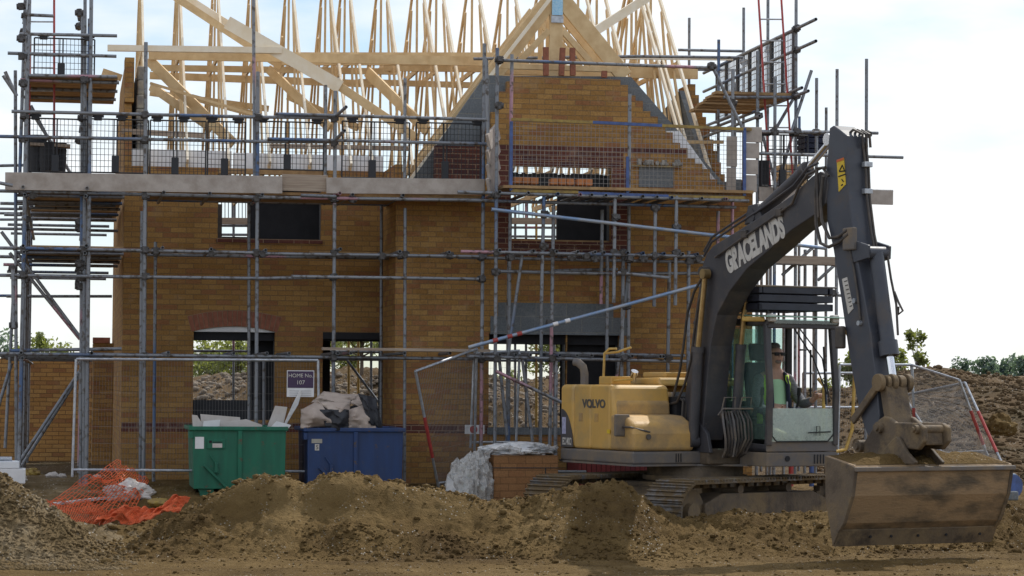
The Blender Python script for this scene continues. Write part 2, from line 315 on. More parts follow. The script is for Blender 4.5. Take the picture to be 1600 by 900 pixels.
# ------------------------------------------------------------------ ground
def lerp(a, b, t): return a+(b-a)*t
def fbm(x, y, seed=0, octs=5, sc=1.0):
    """vectorised value noise"""
    out = np.zeros_like(x); amp = 1.0; tot = 0
    for o in range(octs):
        s = sc*2**o; xi = x*s+seed*13.7+o*5.1; yi = y*s+seed*7.3+o*9.7
        x0 = np.floor(xi); y0 = np.floor(yi); fx = xi-x0; fy = yi-y0; fx = fx*fx*(3-2*fx); fy = fy*fy*(3-2*fy)
        def h(a, b):
            v = np.sin(a*127.1+b*311.7+seed*17)*43758.5453; return v-np.floor(v)
        v = (h(x0,y0)*(1-fx)+h(x0+1,y0)*fx)*(1-fy)+(h(x0,y0+1)*(1-fx)+h(x0+1,y0+1)*fx)*fy
        out += amp*(v*2-1); tot += amp; amp *= .52
    return out/tot
def ss(a, b, x):
    t = np.clip((x-a)/(b-a), 0, 1); return t*t*(3-2*t)
CREST = [(-200,705),(0,748),(40,765),(100,800),(150,842),(185,872),(215,850),(250,822),(300,789),(360,765),(415,741),(445,738),(478,756),(505,746),(550,738),(600,744),(650,760),(700,772),(740,782),(780,790),(815,790),(850,774),(890,760),(940,755),(975,757),(1000,772),(1030,790),(1060,808),(1100,806),(1150,797),(1200,794),(1250,798),(1300,800),(1340,835),(1380,870),(1480,860),(1530,800),(1570,788),(1620,790),(1900,770)]
def ground(X, Y):
    px = 800 + F*X/Y
    cy = np.interp(px, [c[0] for c in CREST], [c[1] for c in CREST])
    Yc = np.interp(px, [-100,120,200,300,900,1000,1100,1300,1500,1600], [26.6,26.9,27.4,27.5,27.7,28.0,28.4,28.4,29.0,29.3])
    Yf = np.interp(px, [-100,150,210,900,1050,1150,1300,1500,1600], [25.6,25.9,26.3,26.25,26.5,27.0,27.5,28.2,28.4])
    wob = fbm(X, Y*0+3, 4, 3, .9)*.25
    Yf = Yf+wob
    base = -.42 + .50*ss(30.0, 32.4, Y)
    zc = EYE-(cy-602.5)*Yc/F
    t = (Y-Yf)/(Yc-Yf)
    tcl = np.clip(t, 0, 1)
    soft = ss(-.05, 1.08, t)*.55+tcl*.45
    sm = np.interp(px, [300,360,420,520,740,790,850,880,960,990], [0,1,.7,1,1,.15,.2,.7,.5,0])*(.75+.25*fbm(X, Y*0, 14, 2, .8))
    hard = .46*ss(0, .55, tcl)*.35 + .46*tcl/.82*.65*(tcl < .82) + .46*.65*(tcl >= .82) + (1-.46)*ss(.60, .97, tcl)
    prof = np.where(t < 1, lerp(soft, np.minimum(hard, 1), sm), 1-ss(0, 1, (Y-Yc)/1.7))
    prof = np.clip(prof, 0, 1)
    z = base + np.maximum(zc-base, -.1)*prof
    rough = .35+.65*prof
    rough = rough*(1-.6*ss(32.5, 34, Y))
    bil = np.abs(fbm(X, Y, 22, 4, 2.2)); bl2 = np.abs(fbm(X, Y, 23, 4, 7)); bl3 = np.abs(fbm(X, Y, 24, 3, 17))
    scar = sm*ss(.55, .7, tcl)*(1-ss(.93, 1, tcl))*(t < 1)
    n = fbm(X, Y, 1, 4, 1.1)*.10 + (fbm(X, Y, 3, 3, 20)*.03 - bil*.14 - bl2*.13 - bl3*.07 + .035)*(1-.8*scar)
    z = z + .20*np.exp(-((Y-29.2)/.35)**2)*np.interp(px, [90,125,160,250,275], [0,1,.8,1,0])*(1+.5*fbm(X, Y, 15, 3, 4))
    n = n*np.where(t < 0, .45, 1) + np.where(t < 0, (np.abs(fbm(X*.25, Y*2.6, 31, 3, 1.0))-.25)*.11, 0)
    z = z + n*rough
    # smooth slumped scar below the crest of the long heap
    # land behind the site: spoil bank
    bank = np.where(px > 1200, 1, 0)*0
    bx = ss(5.5, 9.0, X - (Y-40)*.10)
    zb = (1.75*ss(38, 58, Y) + fbm(X, Y, 6, 5, .22)*.5*ss(38, 50, Y) + fbm(X, Y, 8, 4, 1.2)*.13*ss(37, 44, Y))*(1-ss(66, 90, Y))
    z = z + bx*zb*(Y > 36)
    bl = ss(46, 52, Y)*(1-ss(60, 80, Y))*(1-bx)
    z = z + bl*(1.2 + fbm(X, Y, 9, 5, .35)*.9 + .25*np.abs(fbm(X, Y, 10, 4, 1.7)))
    return z
def gz(x, y): return float(ground(np.array([x*1.0]), np.array([y*1.0]))[0])
def soilmat(name, cols, scale=.9, rockc=(.45,.42,.37), rocks=.16):
    m, n, l = newmat(name); b = n['Principled BSDF']; b.inputs['Roughness'].default_value = .97; b.inputs['Specular IOR Level'].default_value = .12
    t = n.new('ShaderNodeTexCoord')
    a = n.new('ShaderNodeTexNoise'); a.inputs['Scale'].default_value = scale; a.inputs['Detail'].default_value = 12; a.inputs['Roughness'].default_value = .68; l.new(t.outputs['Object'], a.inputs['Vector'])
    r = n.new('ShaderNodeValToRGB'); r.color_ramp.elements[0].position = .34; r.color_ramp.elements[1].position = .68
    r.color_ramp.elements[0].color = (*cols[0], 1); r.color_ramp.elements[1].color = (*cols[-1], 1)
    for i, c in enumerate(cols[1:-1]):
        e = r.color_ramp.elements.new(.34+.34*(i+1)/(len(cols)-1)); e.color = (*c, 1)
    l.new(a.outputs['Fac'], r.inputs['Fac'])
    v = n.new('ShaderNodeTexVoronoi'); v.inputs['Scale'].default_value = 22; l.new(t.outputs['Object'], v.inputs['Vector'])
    rv = n.new('ShaderNodeValToRGB'); rv.color_ramp.elements[0].position = rocks; rv.color_ramp.elements[0].color = (1,1,1,1); rv.color_ramp.elements[1].position = rocks+.05; rv.color_ramp.elements[1].color = (0,0,0,1)
    l.new(v.outputs['Distance'], rv.inputs['Fac'])
    b2 = n.new('ShaderNodeTexNoise'); b2.inputs['Scale'].default_value = 2.3; b2.inputs['Detail'].default_value = 5; l.new(t.outputs['Object'], b2.inputs['Vector'])
    r3 = n.new('ShaderNodeValToRGB'); r3.color_ramp.elements[0].position = .5; r3.color_ramp.elements[1].position = .66; l.new(b2.outputs['Fac'], r3.inputs['Fac'])
    ml = n.new('ShaderNodeMath'); ml.operation = 'MULTIPLY'; l.new(rv.outputs['Color'], ml.inputs[0]); l.new(r3.outputs['Color'], ml.inputs[1])
    mx = n.new('ShaderNodeMixRGB'); mx.inputs['Color2'].default_value = (*rockc, 1); l.new(ml.outputs[0], mx.inputs['Fac']); l.new(r.outputs['Color'], mx.inputs['Color1'])
    l.new(mx.outputs[0], b.inputs['Base Color'])
    h = n.new('ShaderNodeTexNoise'); h.inputs['Scale'].default_value = 28; h.inputs['Detail'].default_value = 9; h.inputs['Roughness'].default_value = .65; l.new(t.outputs['Object'], h.inputs['Vector'])
    bp = n.new('ShaderNodeBump'); bp.inputs['Distance'].default_value = .05; bp.inputs['Strength'].default_value = .9; l.new(h.outputs['Fac'], bp.inputs['Height']); l.new(bp.outputs['Normal'], b.inputs['Normal'])
    return m
M['soil'] = soilmat('soil', [(.085,.053,.021), (.145,.094,.037), (.215,.146,.064)])
M['spoil'] = soilmat('spoil', [(.065,.050,.024), (.125,.083,.045), (.19,.135,.08)], scale=.35, rocks=.25)
M['gravel'] = soilmat('chalky_gravel', [(.12,.085,.04), (.19,.135,.07), (.28,.22,.14)], scale=1.6, rockc=(.50,.47,.42), rocks=.24)
def grid_mesh(name, xs, ys, matr, fn, pick=None, mats=None):
    X, Y = np.meshgrid(xs, ys); Z = fn(X, Y); nx, ny = len(xs), len(ys)
    co = np.stack([X, Y, Z], -1).reshape(-1, 3).astype(np.float32)
    i = np.arange(nx-1)[None, :]+nx*np.arange(ny-1)[:, None]; q = np.stack([i, i+1, i+1+nx, i+nx], -1).reshape(-1, 4)
    me = bpy.data.meshes.new(name); me.vertices.add(len(co)); me.vertices.foreach_set('co', co.ravel())
    me.loops.add(q.size); me.loops.foreach_set('vertex_index', q.ravel().astype(np.int32))
    me.polygons.add(len(q)); me.polygons.foreach_set('loop_start', np.arange(0, q.size, 4, dtype=np.int32)); me.polygons.foreach_set('loop_total', np.full(len(q), 4, dtype=np.int32))
    me.polygons.foreach_set('use_smooth', np.ones(len(q), dtype=bool))
    for mm in (mats or [matr]): me.materials.append(mm)
    if pick is not None:
        cx = X[:-1, :-1].ravel(); cyy = Y[:-1, :-1].ravel(); me.polygons.foreach_set('material_index', pick(cx, cyy).astype(np.int32))
    me.update(); me.validate(); o = bpy.data.objects.new(name, me); col.objects.link(o); return tag(o, kind='structure')
xs = np.concatenate([np.linspace(-60,-7,60,endpoint=False), np.linspace(-7,7,560,endpoint=False), np.linspace(7,16,120,endpoint=False), np.linspace(16,60,60)])
ys = np.concatenate([np.linspace(8,23,20,endpoint=False), np.linspace(23,30.5,310,endpoint=False), np.linspace(30.5,40,190,endpoint=False), np.linspace(40,95,300)])
def pickm(x, y):
    px = 800+F*x/y; e = 175+fbm(x, y, 12, 4, 3)*90
    return np.where(y > 36.5, 1, np.where((px < e) & (y > 25.5), 2, 0))
grid_mesh('ground', xs, ys, None, ground, pickm, [M['soil'], M['spoil'], M['gravel']])
far = MB().add([(-900,94,-.05),(900,94,-.05),(900,2500,-.05),(-900,2500,-.05)], [(0,1,2,3)]).build('field', mat('field', (.10,.12,.05), .95, c2=(.16,.13,.07), scale=.02)); tag(far, kind='structure')
nearp = MB().add([(-60,-20,-.5),(60,-20,-.5),(60,8.3,-.5),(-60,8.3,-.5)], [(0,1,2,3)]).build('yard', M['soil']); tag(nearp, kind='structure')

# clods and stones
def clods(name, label, cat, n, xr, yr, smin, smax, matr, seed, accept=None, flat=.7):
    rng = np.random.default_rng(seed)
    bm = bmesh.new(); bmesh.ops.create_icosphere(bm, subdivisions=1, radius=1); bv = np.array([v.co[:] for v in bm.verts]); bf = np.array([[v.index for v in f.verts] for f in bm.faces]); bm.free()
    X = rng.uniform(*xr, n); Y = rng.uniform(*yr, n)
    if accept is not None:
        k = accept(X, Y, rng); X = X[k]; Y = Y[k]
    n = len(X); Z = ground(X, Y); s = smin*(smax/smin)**(rng.random(n)**1.9)
    V = np.empty((n, len(bv), 3))
    ang = rng.uniform(0, 6.28, n); sc = s[:, None]*rng.uniform(.65, 1.3, (n, 3))*np.array([1, 1, flat])
    jit = 1+rng.uniform(-.28, .28, (n, len(bv), 1)); P = bv[None]*jit*sc[:, None, :]
    ca, sa = np.cos(ang)[:, None], np.sin(ang)[:, None]
    V[..., 0] = P[..., 0]*ca-P[..., 1]*sa+X[:, None]; V[..., 1] = P[..., 0]*sa+P[..., 1]*ca+Y[:, None]; V[..., 2] = P[..., 2]+(Z+s*.15)[:, None]
    Fc = bf[None]+(np.arange(n)*len(bv))[:, None, None]
    me = bpy.data.meshes.new(name); me.vertices.add(n*len(bv)); me.vertices.foreach_set('co', V.astype(np.float32).ravel())
    q = Fc.reshape(-1, 3); me.loops.add(q.size); me.loops.foreach_set('vertex_index', q.ravel().astype(np.int32)); me.polygons.add(len(q))
    me.polygons.foreach_set('loop_start', np.arange(0, q.size, 3, dtype=np.int32)); me.polygons.foreach_set('loop_total', np.full(len(q), 3, dtype=np.int32)); me.update()
    me.polygons.foreach_set('use_smooth', (np.arange(len(q)) % 1 == 0))
    me.materials.append(matr); o = bpy.data.objects.new(name, me); col.objects.link(o); return tag(o, label, cat, kind='stuff')
def acc_heap(X, Y, rng):
    px = 800+F*X/Y; d = fbm(X, Y, 21, 3, .9)
    Yc = np.interp(px, [-100,120,200,300,900,1000,1100,1300,1500,1600], [26.6,26.9,27.4,27.5,27.7,28.0,28.4,28.4,29.0,29.3]); Yf = np.interp(px, [-100,150,210,900,1050,1150,1300,1500,1600], [25.6,25.9,26.3,26.25,26.5,27.0,27.5,28.2,28.4])
    t = (Y-Yf)/(Yc-Yf); sm = np.interp(px, [300,360,420,520,740,790,850,880,960,990], [0,1,.7,1,1,.15,.2,.7,.5,0])
    front = (t > 0) & (Y < 29.5); scar = (t > .45) & (t < .92) & (rng.random(len(X)) < sm*.93)
    return (rng.random(len(X)) < np.where(front, .55+.9*d, .04+.05*np.exp(-((Y-Yf)/.35)**2)*6)) & (px > 150) & ~scar
clods('soil_clods', 'loose brown clods of soil scattered over the heaps', 'soil', 80000, (-6.2,7.2), (23.2,30.5), .006, .026, M['soil'], 3, acc_heap)
clods('soil_lumps', 'bigger lumps of soil fallen down the front of the heaps', 'soil', 2600, (-6.2,7.2), (24.5,30.0), .025, .065, M['soil'], 13, acc_heap)
clods('gravel_stones', 'pale chalky stones on the grey heap at the left', 'gravel', 16000, (-6.2,-3.9), (24.4,28.5), .006, .035, M['gravel'], 4, lambda X, Y, r: (800+F*X/Y < 185+r.normal(0, 22, len(X))))
clods('spoil_stones', 'rough broken spoil covering the bank behind the fence', 'rubble', 22000, (5.2,17), (35,60), .012, .11, M['spoil'], 5)
clods('rubble_stones', 'pale rubble on the bank seen through the windows', 'rubble', 20000, (-11,5.5), (46,58), .012, .10, mat('pale_rubble', (.27,.22,.17), .95, c2=(.14,.11,.08), scale=2, bump=.02), 6)

# ------------------------------------------------------------------ house
GV = -1.35
house = empty('brick_house', HM, 'unfinished buff brick house with open timber roof trusses behind scaffolding', 'house')
uR = H(1176, 400, GV).x; uB = H(598, 500, 0).x; HD = 7.5; TH = .30
zb = -.3; EZ = H(330, 262, 0).z
def rect(x0, x1, y0, y1, v):
    a = H(x0, y1, v); b = H(x1, y0, v); return (a.x, b.x, a.z, b.z)
wA = rect(301, 430, 505, 656, 0); wB = rect(503, 598, 520, 672, 0); wC = rect(340, 503, 262, 372, 0)
bz0, bz1 = H(330, 675, 0).z, H(330, 660, 0).z
wC = (wC[0], wC[1], wC[2], EZ-.0)
# left front wall, with the dark plum band
mb = MB(); walls(mb, 0, uB, zb, EZ, 0, .11, [wA, (wB[0], uB, wB[2], wB[3]), (wC[0], wC[1], wC[2], EZ+1), (-1, uB+1, bz0, bz1)]); mb.build('wall', M['brick'], house)
mb = MB(); walls(mb, 0, uB, bz0, bz1, 0, .11, [(wA[0], wA[1], wA[2], 9), (wB[0], uB, wB[2], 9)]); mb.build('brick_band', M['plum'], house)
mb = MB(); walls(mb, .11, uB+.3, zb, EZ-.1, .16, TH, [wA, (wB[0], uB-.02, wB[2], wB[3]), (wC[0], wC[1], wC[2], EZ+1)]); mb.build('inner_wall', M['block'], house)
mb = MB(); mb.box(wC[0]-.02, wC[1]+.02, -.03, .12, wC[2]-.06, wC[2]-.002); mb.build('window_sill', M['plum'], house)
# segmental arch over the ground floor window
def arch():
    u0, u1 = wA[0], wA[1]; zs = H(365, 518, 0).z; zt = H(365, 510, 0).z; c = (u0+u1)/2; hw = (u1-u0)/2; rise = zt-zs
    rad = (hw*hw+rise*rise)/(2*rise); zc = zt-rad; a0 = math.asin(hw/rad)
    fill = MB(); n = 14; pts = [(u0, wA[3])]+[(c+rad*math.sin(lerp(-a0, a0, i/n)), zc+rad*math.cos(lerp(-a0, a0, i/n))) for i in range(n+1)]+[(u1, wA[3])]
    vous = MB(); nb = 19; ro = rad+.235; a1 = a0*1.06
    top = [(c+ro*math.sin(lerp(-a1, a1, i/n)), zc+ro*math.cos(lerp(-a1, a1, i/n))) for i in range(n+1)]
    MB().prism([(c+(rad+.0)*math.sin(lerp(-a1, a1, i/n)), zc+(rad+.0)*math.cos(lerp(-a1, a1, i/n))) for i in range(n+1)]+top[::-1], 1, -.004, .105).build('arch_mortar', M['mortar'], house)
    for i in range(nb):
        b0 = lerp(-a1, a1, (i+.07)/nb); b1 = lerp(-a1, a1, (i+.93)/nb)
        vous.prism([(c+r*math.sin(b), zc+r*math.cos(b)) for r, b in ((rad+.002, b0), (rad+.002, b1), (ro-.006, b1), (ro-.006, b0))], 1, -.012, .05)
    vous.build('brick_arch', M['arch'], house)
    MB().prism([(c+(rad-.001)*math.sin(lerp(-a0, a0, i/n)), zc+(rad-.001)*math.cos(lerp(-a0, a0, i/n))) for i in range(n+1)]+[(u1, zs-.006), (u0, zs-.006)], 1, .03, .10).build('arch_former', M['white'], house)
    MB().box(u0, u1, .12, .30, zs-.13, zs-.008).build('lintel', M['dark'], house)
arch()
MB().box(wB[0]-.1, uB-.001, .12, .28, wB[3]-.13, wB[3]+.02).build('lintel', M['dark'], house)
MB().box(wB[0], uB-.001, -.002, .11, wB[3]-.10, wB[3]-.001).build('lintel', M['dark'], house)
# left side wall and its raised gable leaf
HP = HU(184, 130, 0)
side = [(0.112, zb), (HD, zb), (HD, EZ+.1), (3.9, EZ+1.52), (1.0, EZ+1.57), (.72, EZ+1.1), (.5, EZ+.75), (.3, EZ+.4), (.112, EZ)]
MB().prism(side, 0, 0, .105).build('gable_wall', M['brick_s'], house)
MB().box(-.004, .135, .55, 1.0, EZ+1.0, EZ+1.66).build('gable_pier', M['brick'], house)
MB().prism([(.35, zb), (HD-.3, zb), (HD-.3, EZ), (4.0, EZ+1.4), (1.3, EZ+1.45), (.5, EZ)], 0, .17, .30).build('inner_wall', M['block_s'], house)
mb = MB(); rnd = random.Random(3)
for i in range(7):
    z = EZ+.02+i*.225; mb.box(.172+rnd.uniform(0,.02), .335+rnd.uniform(-.03,.02), .38+i*.09, .75+i*.09, z, z+.213)
mb.build('gable_blocks', mat('mortar_smeared_block', (.22,.22,.22), .95, c2=(.42,.38,.30), scale=9, bump=.01, bscale=25), house, bevel=.02)
# rear wall with openings that line up behind the front ones
rh = [rect(285, 392, 520, 650, HD), rect(512, 594, 525, 668, HD), rect(345, 396, 312, 371, HD), rect(752, 884, 535, 680, HD), rect(795, 869, 318, 374, HD)]
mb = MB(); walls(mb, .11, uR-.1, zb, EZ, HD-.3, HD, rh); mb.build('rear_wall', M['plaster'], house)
# interior partitions, floor and stairwell (dark)
pu = H(389, 600, .6).x
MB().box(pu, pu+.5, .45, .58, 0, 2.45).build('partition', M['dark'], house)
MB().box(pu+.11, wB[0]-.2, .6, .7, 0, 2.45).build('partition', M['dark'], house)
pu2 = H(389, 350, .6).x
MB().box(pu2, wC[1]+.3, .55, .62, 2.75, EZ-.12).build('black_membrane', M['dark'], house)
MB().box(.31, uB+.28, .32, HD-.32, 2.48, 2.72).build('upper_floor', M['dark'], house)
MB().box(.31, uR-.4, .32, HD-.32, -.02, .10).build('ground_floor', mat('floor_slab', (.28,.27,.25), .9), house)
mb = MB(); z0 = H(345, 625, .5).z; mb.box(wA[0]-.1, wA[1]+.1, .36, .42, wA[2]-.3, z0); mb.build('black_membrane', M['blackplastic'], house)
# brick return and gable bay
MB().box(uB, uB+.105, GV+.106, 0, zb, EZ-.0).build('return_wall', M['brick_s'], house)
MB().box(uB-.003, uB+.08, GV+.107, -.002, bz0, bz1).build('brick_band', M['plum_s'], house)
gA = rect(763, 885, 522, 668, GV); gD = rect(885, 968, 522, 745, GV); gW = rect(798, 955, 263, 376, GV); gz0, gz1 = H(700, 677, GV).z, H(700, 663, GV).z
PZ = H(880, 291, GV).z
mb = MB(); walls(mb, uB, uR, zb, PZ, GV, GV+.105, [gA, gD, (gW[0], gW[1], gW[2], 9), (-1, 30, gz0, gz1)]); mb.build('wall', M['brick'], house)
for _a, _b in ((uB, gA[0]), (gD[1], uR)): MB().box(_a, _b, GV, GV+.105, gz0, gz1).build('brick_band', M['plum'], house)
mb = MB(); walls(mb, uB+.12, uR, zb, PZ, GV+.15, GV+.28, [gA, gD, (gW[0], gW[1], gW[2], 9)]); mb.build('inner_wall', M['block'], house)
MB().box(gW[0]-.03, gW[1]+.03, GV-.03, GV+.10, gW[2]-.065, gW[2]-.002).build('window_sill', M['plum'], house)
MB().box(gA[0]-.02, gA[1], GV-.02, GV+.20, gA[2]-.10, gA[2]-.002).build('window_sill', M['block'], house)
a = rect(778, 958, 475, 497, GV); b = rect(766, 980, 497, 522, GV)
MB().box(a[0], a[1], GV-.02, GV+.02, a[2]+.004, a[3]).box(b[0], b[1], GV-.025, GV+.02, b[2], b[3]).build('block_lintel', M['block'], house)
# plum surround of the upper gable window
ps = rect(775, 972, 318, 400, GV)
for _b in ((gW[0]-.24, gW[0]-.001, GV-.004, GV+.05, gW[2]-.07, gW[3]), (gW[1]+.001, gW[1]+.24, GV-.004, GV+.05, gW[2]-.07, gW[3]), (gW[0]-.24, gW[1]+.24, GV-.0035, GV+.05, gW[2]-.22, gW[2]-.071)): MB().box(*_b).build('window_surround', M['plum'], house)
# stepped outer leaf of the gable
GT = H(870, 120, GV).z; zL = gW[3]
def stepped():
    L0 = H(722, 291, GV); Lt = H(800, 118, GV); Rb = H(1128, 291, GV); Rt = H(958, 122, GV)
    n = int((GT-PZ)/.075); pl = []; pr = []
    for i in range(n+1):
        z = PZ+i*.075; t = (z-PZ)/(GT-PZ)
        q = .1125
        ul = lerp(L0.x, Lt.x, t); ur = lerp(Rb.x, Rt.x, t)
        ul = round((ul+random.choice((0, 0, .05)))/q)*q; ur = round(ur/q)*q
        pl.append((ul, z)); pr.append((ur, z))
    left = []; right = []
    for i in range(n):
        left += [(pl[i][0], pl[i][1]), (pl[i][0], pl[i+1][1])]; right += [(pr[i][0], pr[i][1]), (pr[i][0], pr[i+1][1])]
    return left, right, pl[-1][1]
sl, sr, GTT = stepped()
pz1, pz2 = zL, zL+.30
def clip_rows(z0, z1):
    mbx = MB()
    for i in range(0, len(sl), 2):
        a0, a1 = sl[i][1], sl[i+1][1]; lo, hi = max(a0, z0), min(a1, z1)
        if hi-lo < 1e-4: continue
        if hi <= zL+1e-4:
            mbx.box(sl[i][0], gW[0], GV, GV+.105, lo, hi); mbx.box(gW[1], sr[i][0], GV, GV+.105, lo, hi)
        elif lo < zL-1e-4:
            mbx.box(sl[i][0], gW[0], GV, GV+.105, lo, zL); mbx.box(gW[1], sr[i][0], GV, GV+.105, lo, zL); mbx.box(sl[i][0], sr[i][0], GV, GV+.105, zL, hi)
        else: mbx.box(sl[i][0], sr[i][0], GV, GV+.105, lo, hi)
    return mbx
clip_rows(PZ, GTT).build('gable_leaf', M['brick'], house)
bu0, bu1 = H(792, 250, GV).x, H(976, 250, GV).x
MB().box(bu0-.22, bu1-.02, GV-.005, GV+.05, zL, zL+.225).build('window_head', M['plum'], house)
MB().box(H(770,235,GV).x, H(1072,235,GV).x, GV-.006, GV+.05, zL+.226, zL+.30).build('brick_band', M['plum'], house)
nb_ = rect(998, 1052, 262, 292, GV)
MB().box(nb_[0], nb_[1], GV-.012, GV+.05, nb_[2], nb_[3]).build('meter_block', M['block'], house)
MB().box(nb_[0]-.12, nb_[1]+.1, GV-.05, GV+.04, nb_[3], nb_[3]+.02).build('lead_tray', M['yellowpaint'], house)
rnd = random.Random(5); M['lumps'] = mat('mortar_lumps', (.40,.38,.34), .9, c2=(.12,.11,.10), scale=20)
for i in range(14):
    x = rnd.uniform(nb_[0]-.05, nb_[1]+.05); MB().box(x, x+rnd.uniform(.04,.09), GV-.06-i*.001, GV-.02, nb_[3]+.022, nb_[3]+rnd.uniform(.05,.12)).build('mortar_lump', M['lumps'], house, bevel=.01)
# grey block leaf of the gable behind, cut at 53 degrees
g = [H(632, 298, GV+.2), H(758, 118, GV+.2), H(985, 121, GV+.2), H(1150, 310, GV+.2)]
gpoly = [(p.x, p.z) for p in g]; hz = zL+.1
mb = MB()
mb.prism([gpoly[0], gpoly[1], (gW[0]-.02, gpoly[1][1]), (gW[0]-.02, gpoly[0][1])], 1, GV+.15, GV+.28)
mb.prism([(gW[1]+.02, gpoly[3][1]), (gW[1]+.02, gpoly[2][1]), gpoly[2], gpoly[3]], 1, GV+.15, GV+.28)
mb.prism([(gW[0]-.02, hz), (gW[0]-.02, gpoly[1][1]), (gW[1]+.02, gpoly[2][1]), (gW[1]+.02, hz)], 1, GV+.15, GV+.28)
mb.build('block_gable', M['block'], house)
# white insulation showing in the cavity on the right rake and along the eaves
q = [H(1040, 205, GV+.12), H(1062, 205, GV+.12), H(1118, 282, GV+.12), H(1085, 282, GV+.12)]
MB().prism([(p.x, p.z) for p in q], 1, GV+.108, GV+.14).build('insulation_board', M['insul'], house)
e0, e1 = H(206, 232, .14), H(634, 260, .14)
MB().box(e0.x, wC[0]+.2, .115, .155, EZ-.3, EZ+.26).box(wC[0]+.22, uB, .115, .155, EZ-.02, EZ+.24).build('insulation_board', M['insul'], house)
q = [H(640, 262, GV+.1), H(705, 262, GV+.1), H(740, 225, GV+.1), H(640, 235, GV+.1)]
mb = MB(); u0 = H(679, 262, GV).x; mb.box(u0, H(752,262,GV).x, GV-.03, GV+.09, PZ-.02, H(700, 228, GV).z); mb.build('plum_stack', M['plum'], house)
MB().box(wC[0], wC[1]+.1, .0, .10, EZ-.08, EZ+.0).build('window_head', M['deck'], house)
MB().box(gW[0]-.1, gW[1]+.1, GV+.11, GV+.145, gW[2], gW[2]+.03).build('window_board', M['deck'], house)
pq = H(872, 350, GV+.3).x
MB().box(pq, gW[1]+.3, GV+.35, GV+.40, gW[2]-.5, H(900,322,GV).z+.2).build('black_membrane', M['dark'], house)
mb = MB(); zq = H(870, 272, GV+.2).z; mb.box(gW[0]-.1, gW[1]+.05, GV+.30, GV+.34, gW[3]-.35, zq)
for i in range(30):
    x = lerp(gW[0]-.1, gW[1], i/30); mb.box(x, x+.05, GV+.295, GV+.345, zq-.01, zq+random.uniform(.0, .035))
mb.build('black_membrane', M['blackplastic'], house)
MB().box(gD[0]-.02, gD[1]+.1, GV+.30, GV+.34, -.2, gD[3]+.1).build('black_membrane', M['dark'], house)
MB().box(gA[0]-.4, gD[1]+.4, GV+.145, GV+.29, gA[3]-.15, gA[3]+.05).build('lintel', M['dark'], house)
MB().box(uB+.4, uR-.35, GV+.3, HD-.32, 2.48, 2.72).build('upper_floor', M['dark'], house)
pr_ = H(890, 600, GV+.5).x
MB().box(pr_, pr_+.1, GV+.4, GV+1.2, 0, 2.45).build('partition', M['dark'], house)
# right end gable wall
ruw = uR
MB().prism([(GV+.11, zb), (HD, zb), (HD, EZ+.3), (4.2, EZ+1.15), (2.0, EZ+1.6), (.15, EZ-.1), (GV+.11, EZ-.1)], 0, uR-.25, uR-.14).build('inner_wall', M['block_s'], house)
mb = MB()
for i in range(9):
    mb.box(uR-.11, uR-.005, .15+i*.22, 2.2+i*.05, EZ-.1+i*.2, EZ+.098+i*.2)
mb.box(uR-.11, uR-.005, GV+.11, HD, zb, EZ-.1)
mb.build('gable_wall', M['brick_s'], house)

# ------------------------------------------------------------------ roof trusses
RP = R(45); RZ = EZ+.02; RH = HD/2
def truss(parent, u, rng):
    j = lambda s=.02: rng.uniform(-s, s)
    mb = MB(); w = .033; apex = (u, RH, RZ+RH*math.tan(RP)+.1); fe = (u, -.1, RZ+.05); be = (u, HD+.1, RZ+.05); U = (1, 0, 0)
    mb.beam(fe, apex, w, .085); front = mb.build('rafter', M['timber_pale_lit'], parent)
    mb = MB(); mb.beam((u, HD+.1, RZ+.05), (u, RH+.05, apex[2]), w, .085)
    mb.beam((u, 0, RZ+.02), (u, HD, RZ+.02), w, .085)
    zt = RZ+RH*math.tan(RP)
    for v0, f in ((1.15, .40), (2.1, .9), (RH, 1.0), (5.2, .92), (6.2, .45)):
        vt = RH-(RH-.0)*(1-f) if v0 <= RH else RH+(RH)*(1-f)
        mb.beam((u+.001, v0, RZ+.07), (u+.001, lerp(v0, RH, .55), RZ+(zt-RZ)*min(.98, lerp(v0, RH, .55)/RH if v0 <= RH else (HD-lerp(v0, RH, .55))/RH)), w*.95, .06, (0,1,0))
    mb.beam((u, 1.9, RZ+2.0), (u, HD-1.9, RZ+2.0), w, .08)
    t = mb.build('roof_truss', M['timber'], parent); front.parent = t
    for o in (t,):
        pass
    return t
rng = random.Random(11)
tu = H(228, 240, 0).x
k = 0
while tu < uR-.48:
    truss(house, tu, rng); k += 1
    tu += .6 if not (k in (6, 9, 14)) else .32
for px_ in (1083, 1108): truss(house, H(px_, 240, 0).x, rng)
def plank(a, b, va, vb, wd=.14, th=.045, m='timber'):
    MB().beam(H(a[0], a[1], va), H(b[0], b[1], vb), th, wd).build('brace', M[m], house)
plank((168, 75), (440, 79), .9, .9, .09, .09, 'timber_pale_lit')
plank((232, 86), (757, 96), 1.3, 1.3, .14); plank((236, 106), (620, 112), 3.2, 3.2, .10); plank((234, 118), (600, 132), 5.0, 5.0, .12)
plank((440, 92), (880, 92), 1.8, 1.8, .20); plank((600, 106), (1050, 112), 2.6, 2.6, .10); plank((560, 128), (900, 138), 4.5, 4.5, .10)
plank((234, 145), (420, 170), 5, 5, .10)
plank((265, -10), (440, 105), 2.3, 1.9, .11); plank((290, -5), (412, 72), 3.0, 2.4, .10, m='timber_pale_lit'); plank((355, 35), (532, 136), 1.1, .7, .20, m='timber_pale_lit'); plank((532, 136), (650, 215), .75, .3, .13)
plank((232, 93), (365, 225), 1.4, .6, .16); plank((236, 135), (330, 200), 4.2, 3.0, .14); plank((420, 108), (515, 200), 2, 1.0, .14); plank((574, 112), (668, 205), 1.6, .6, .16)
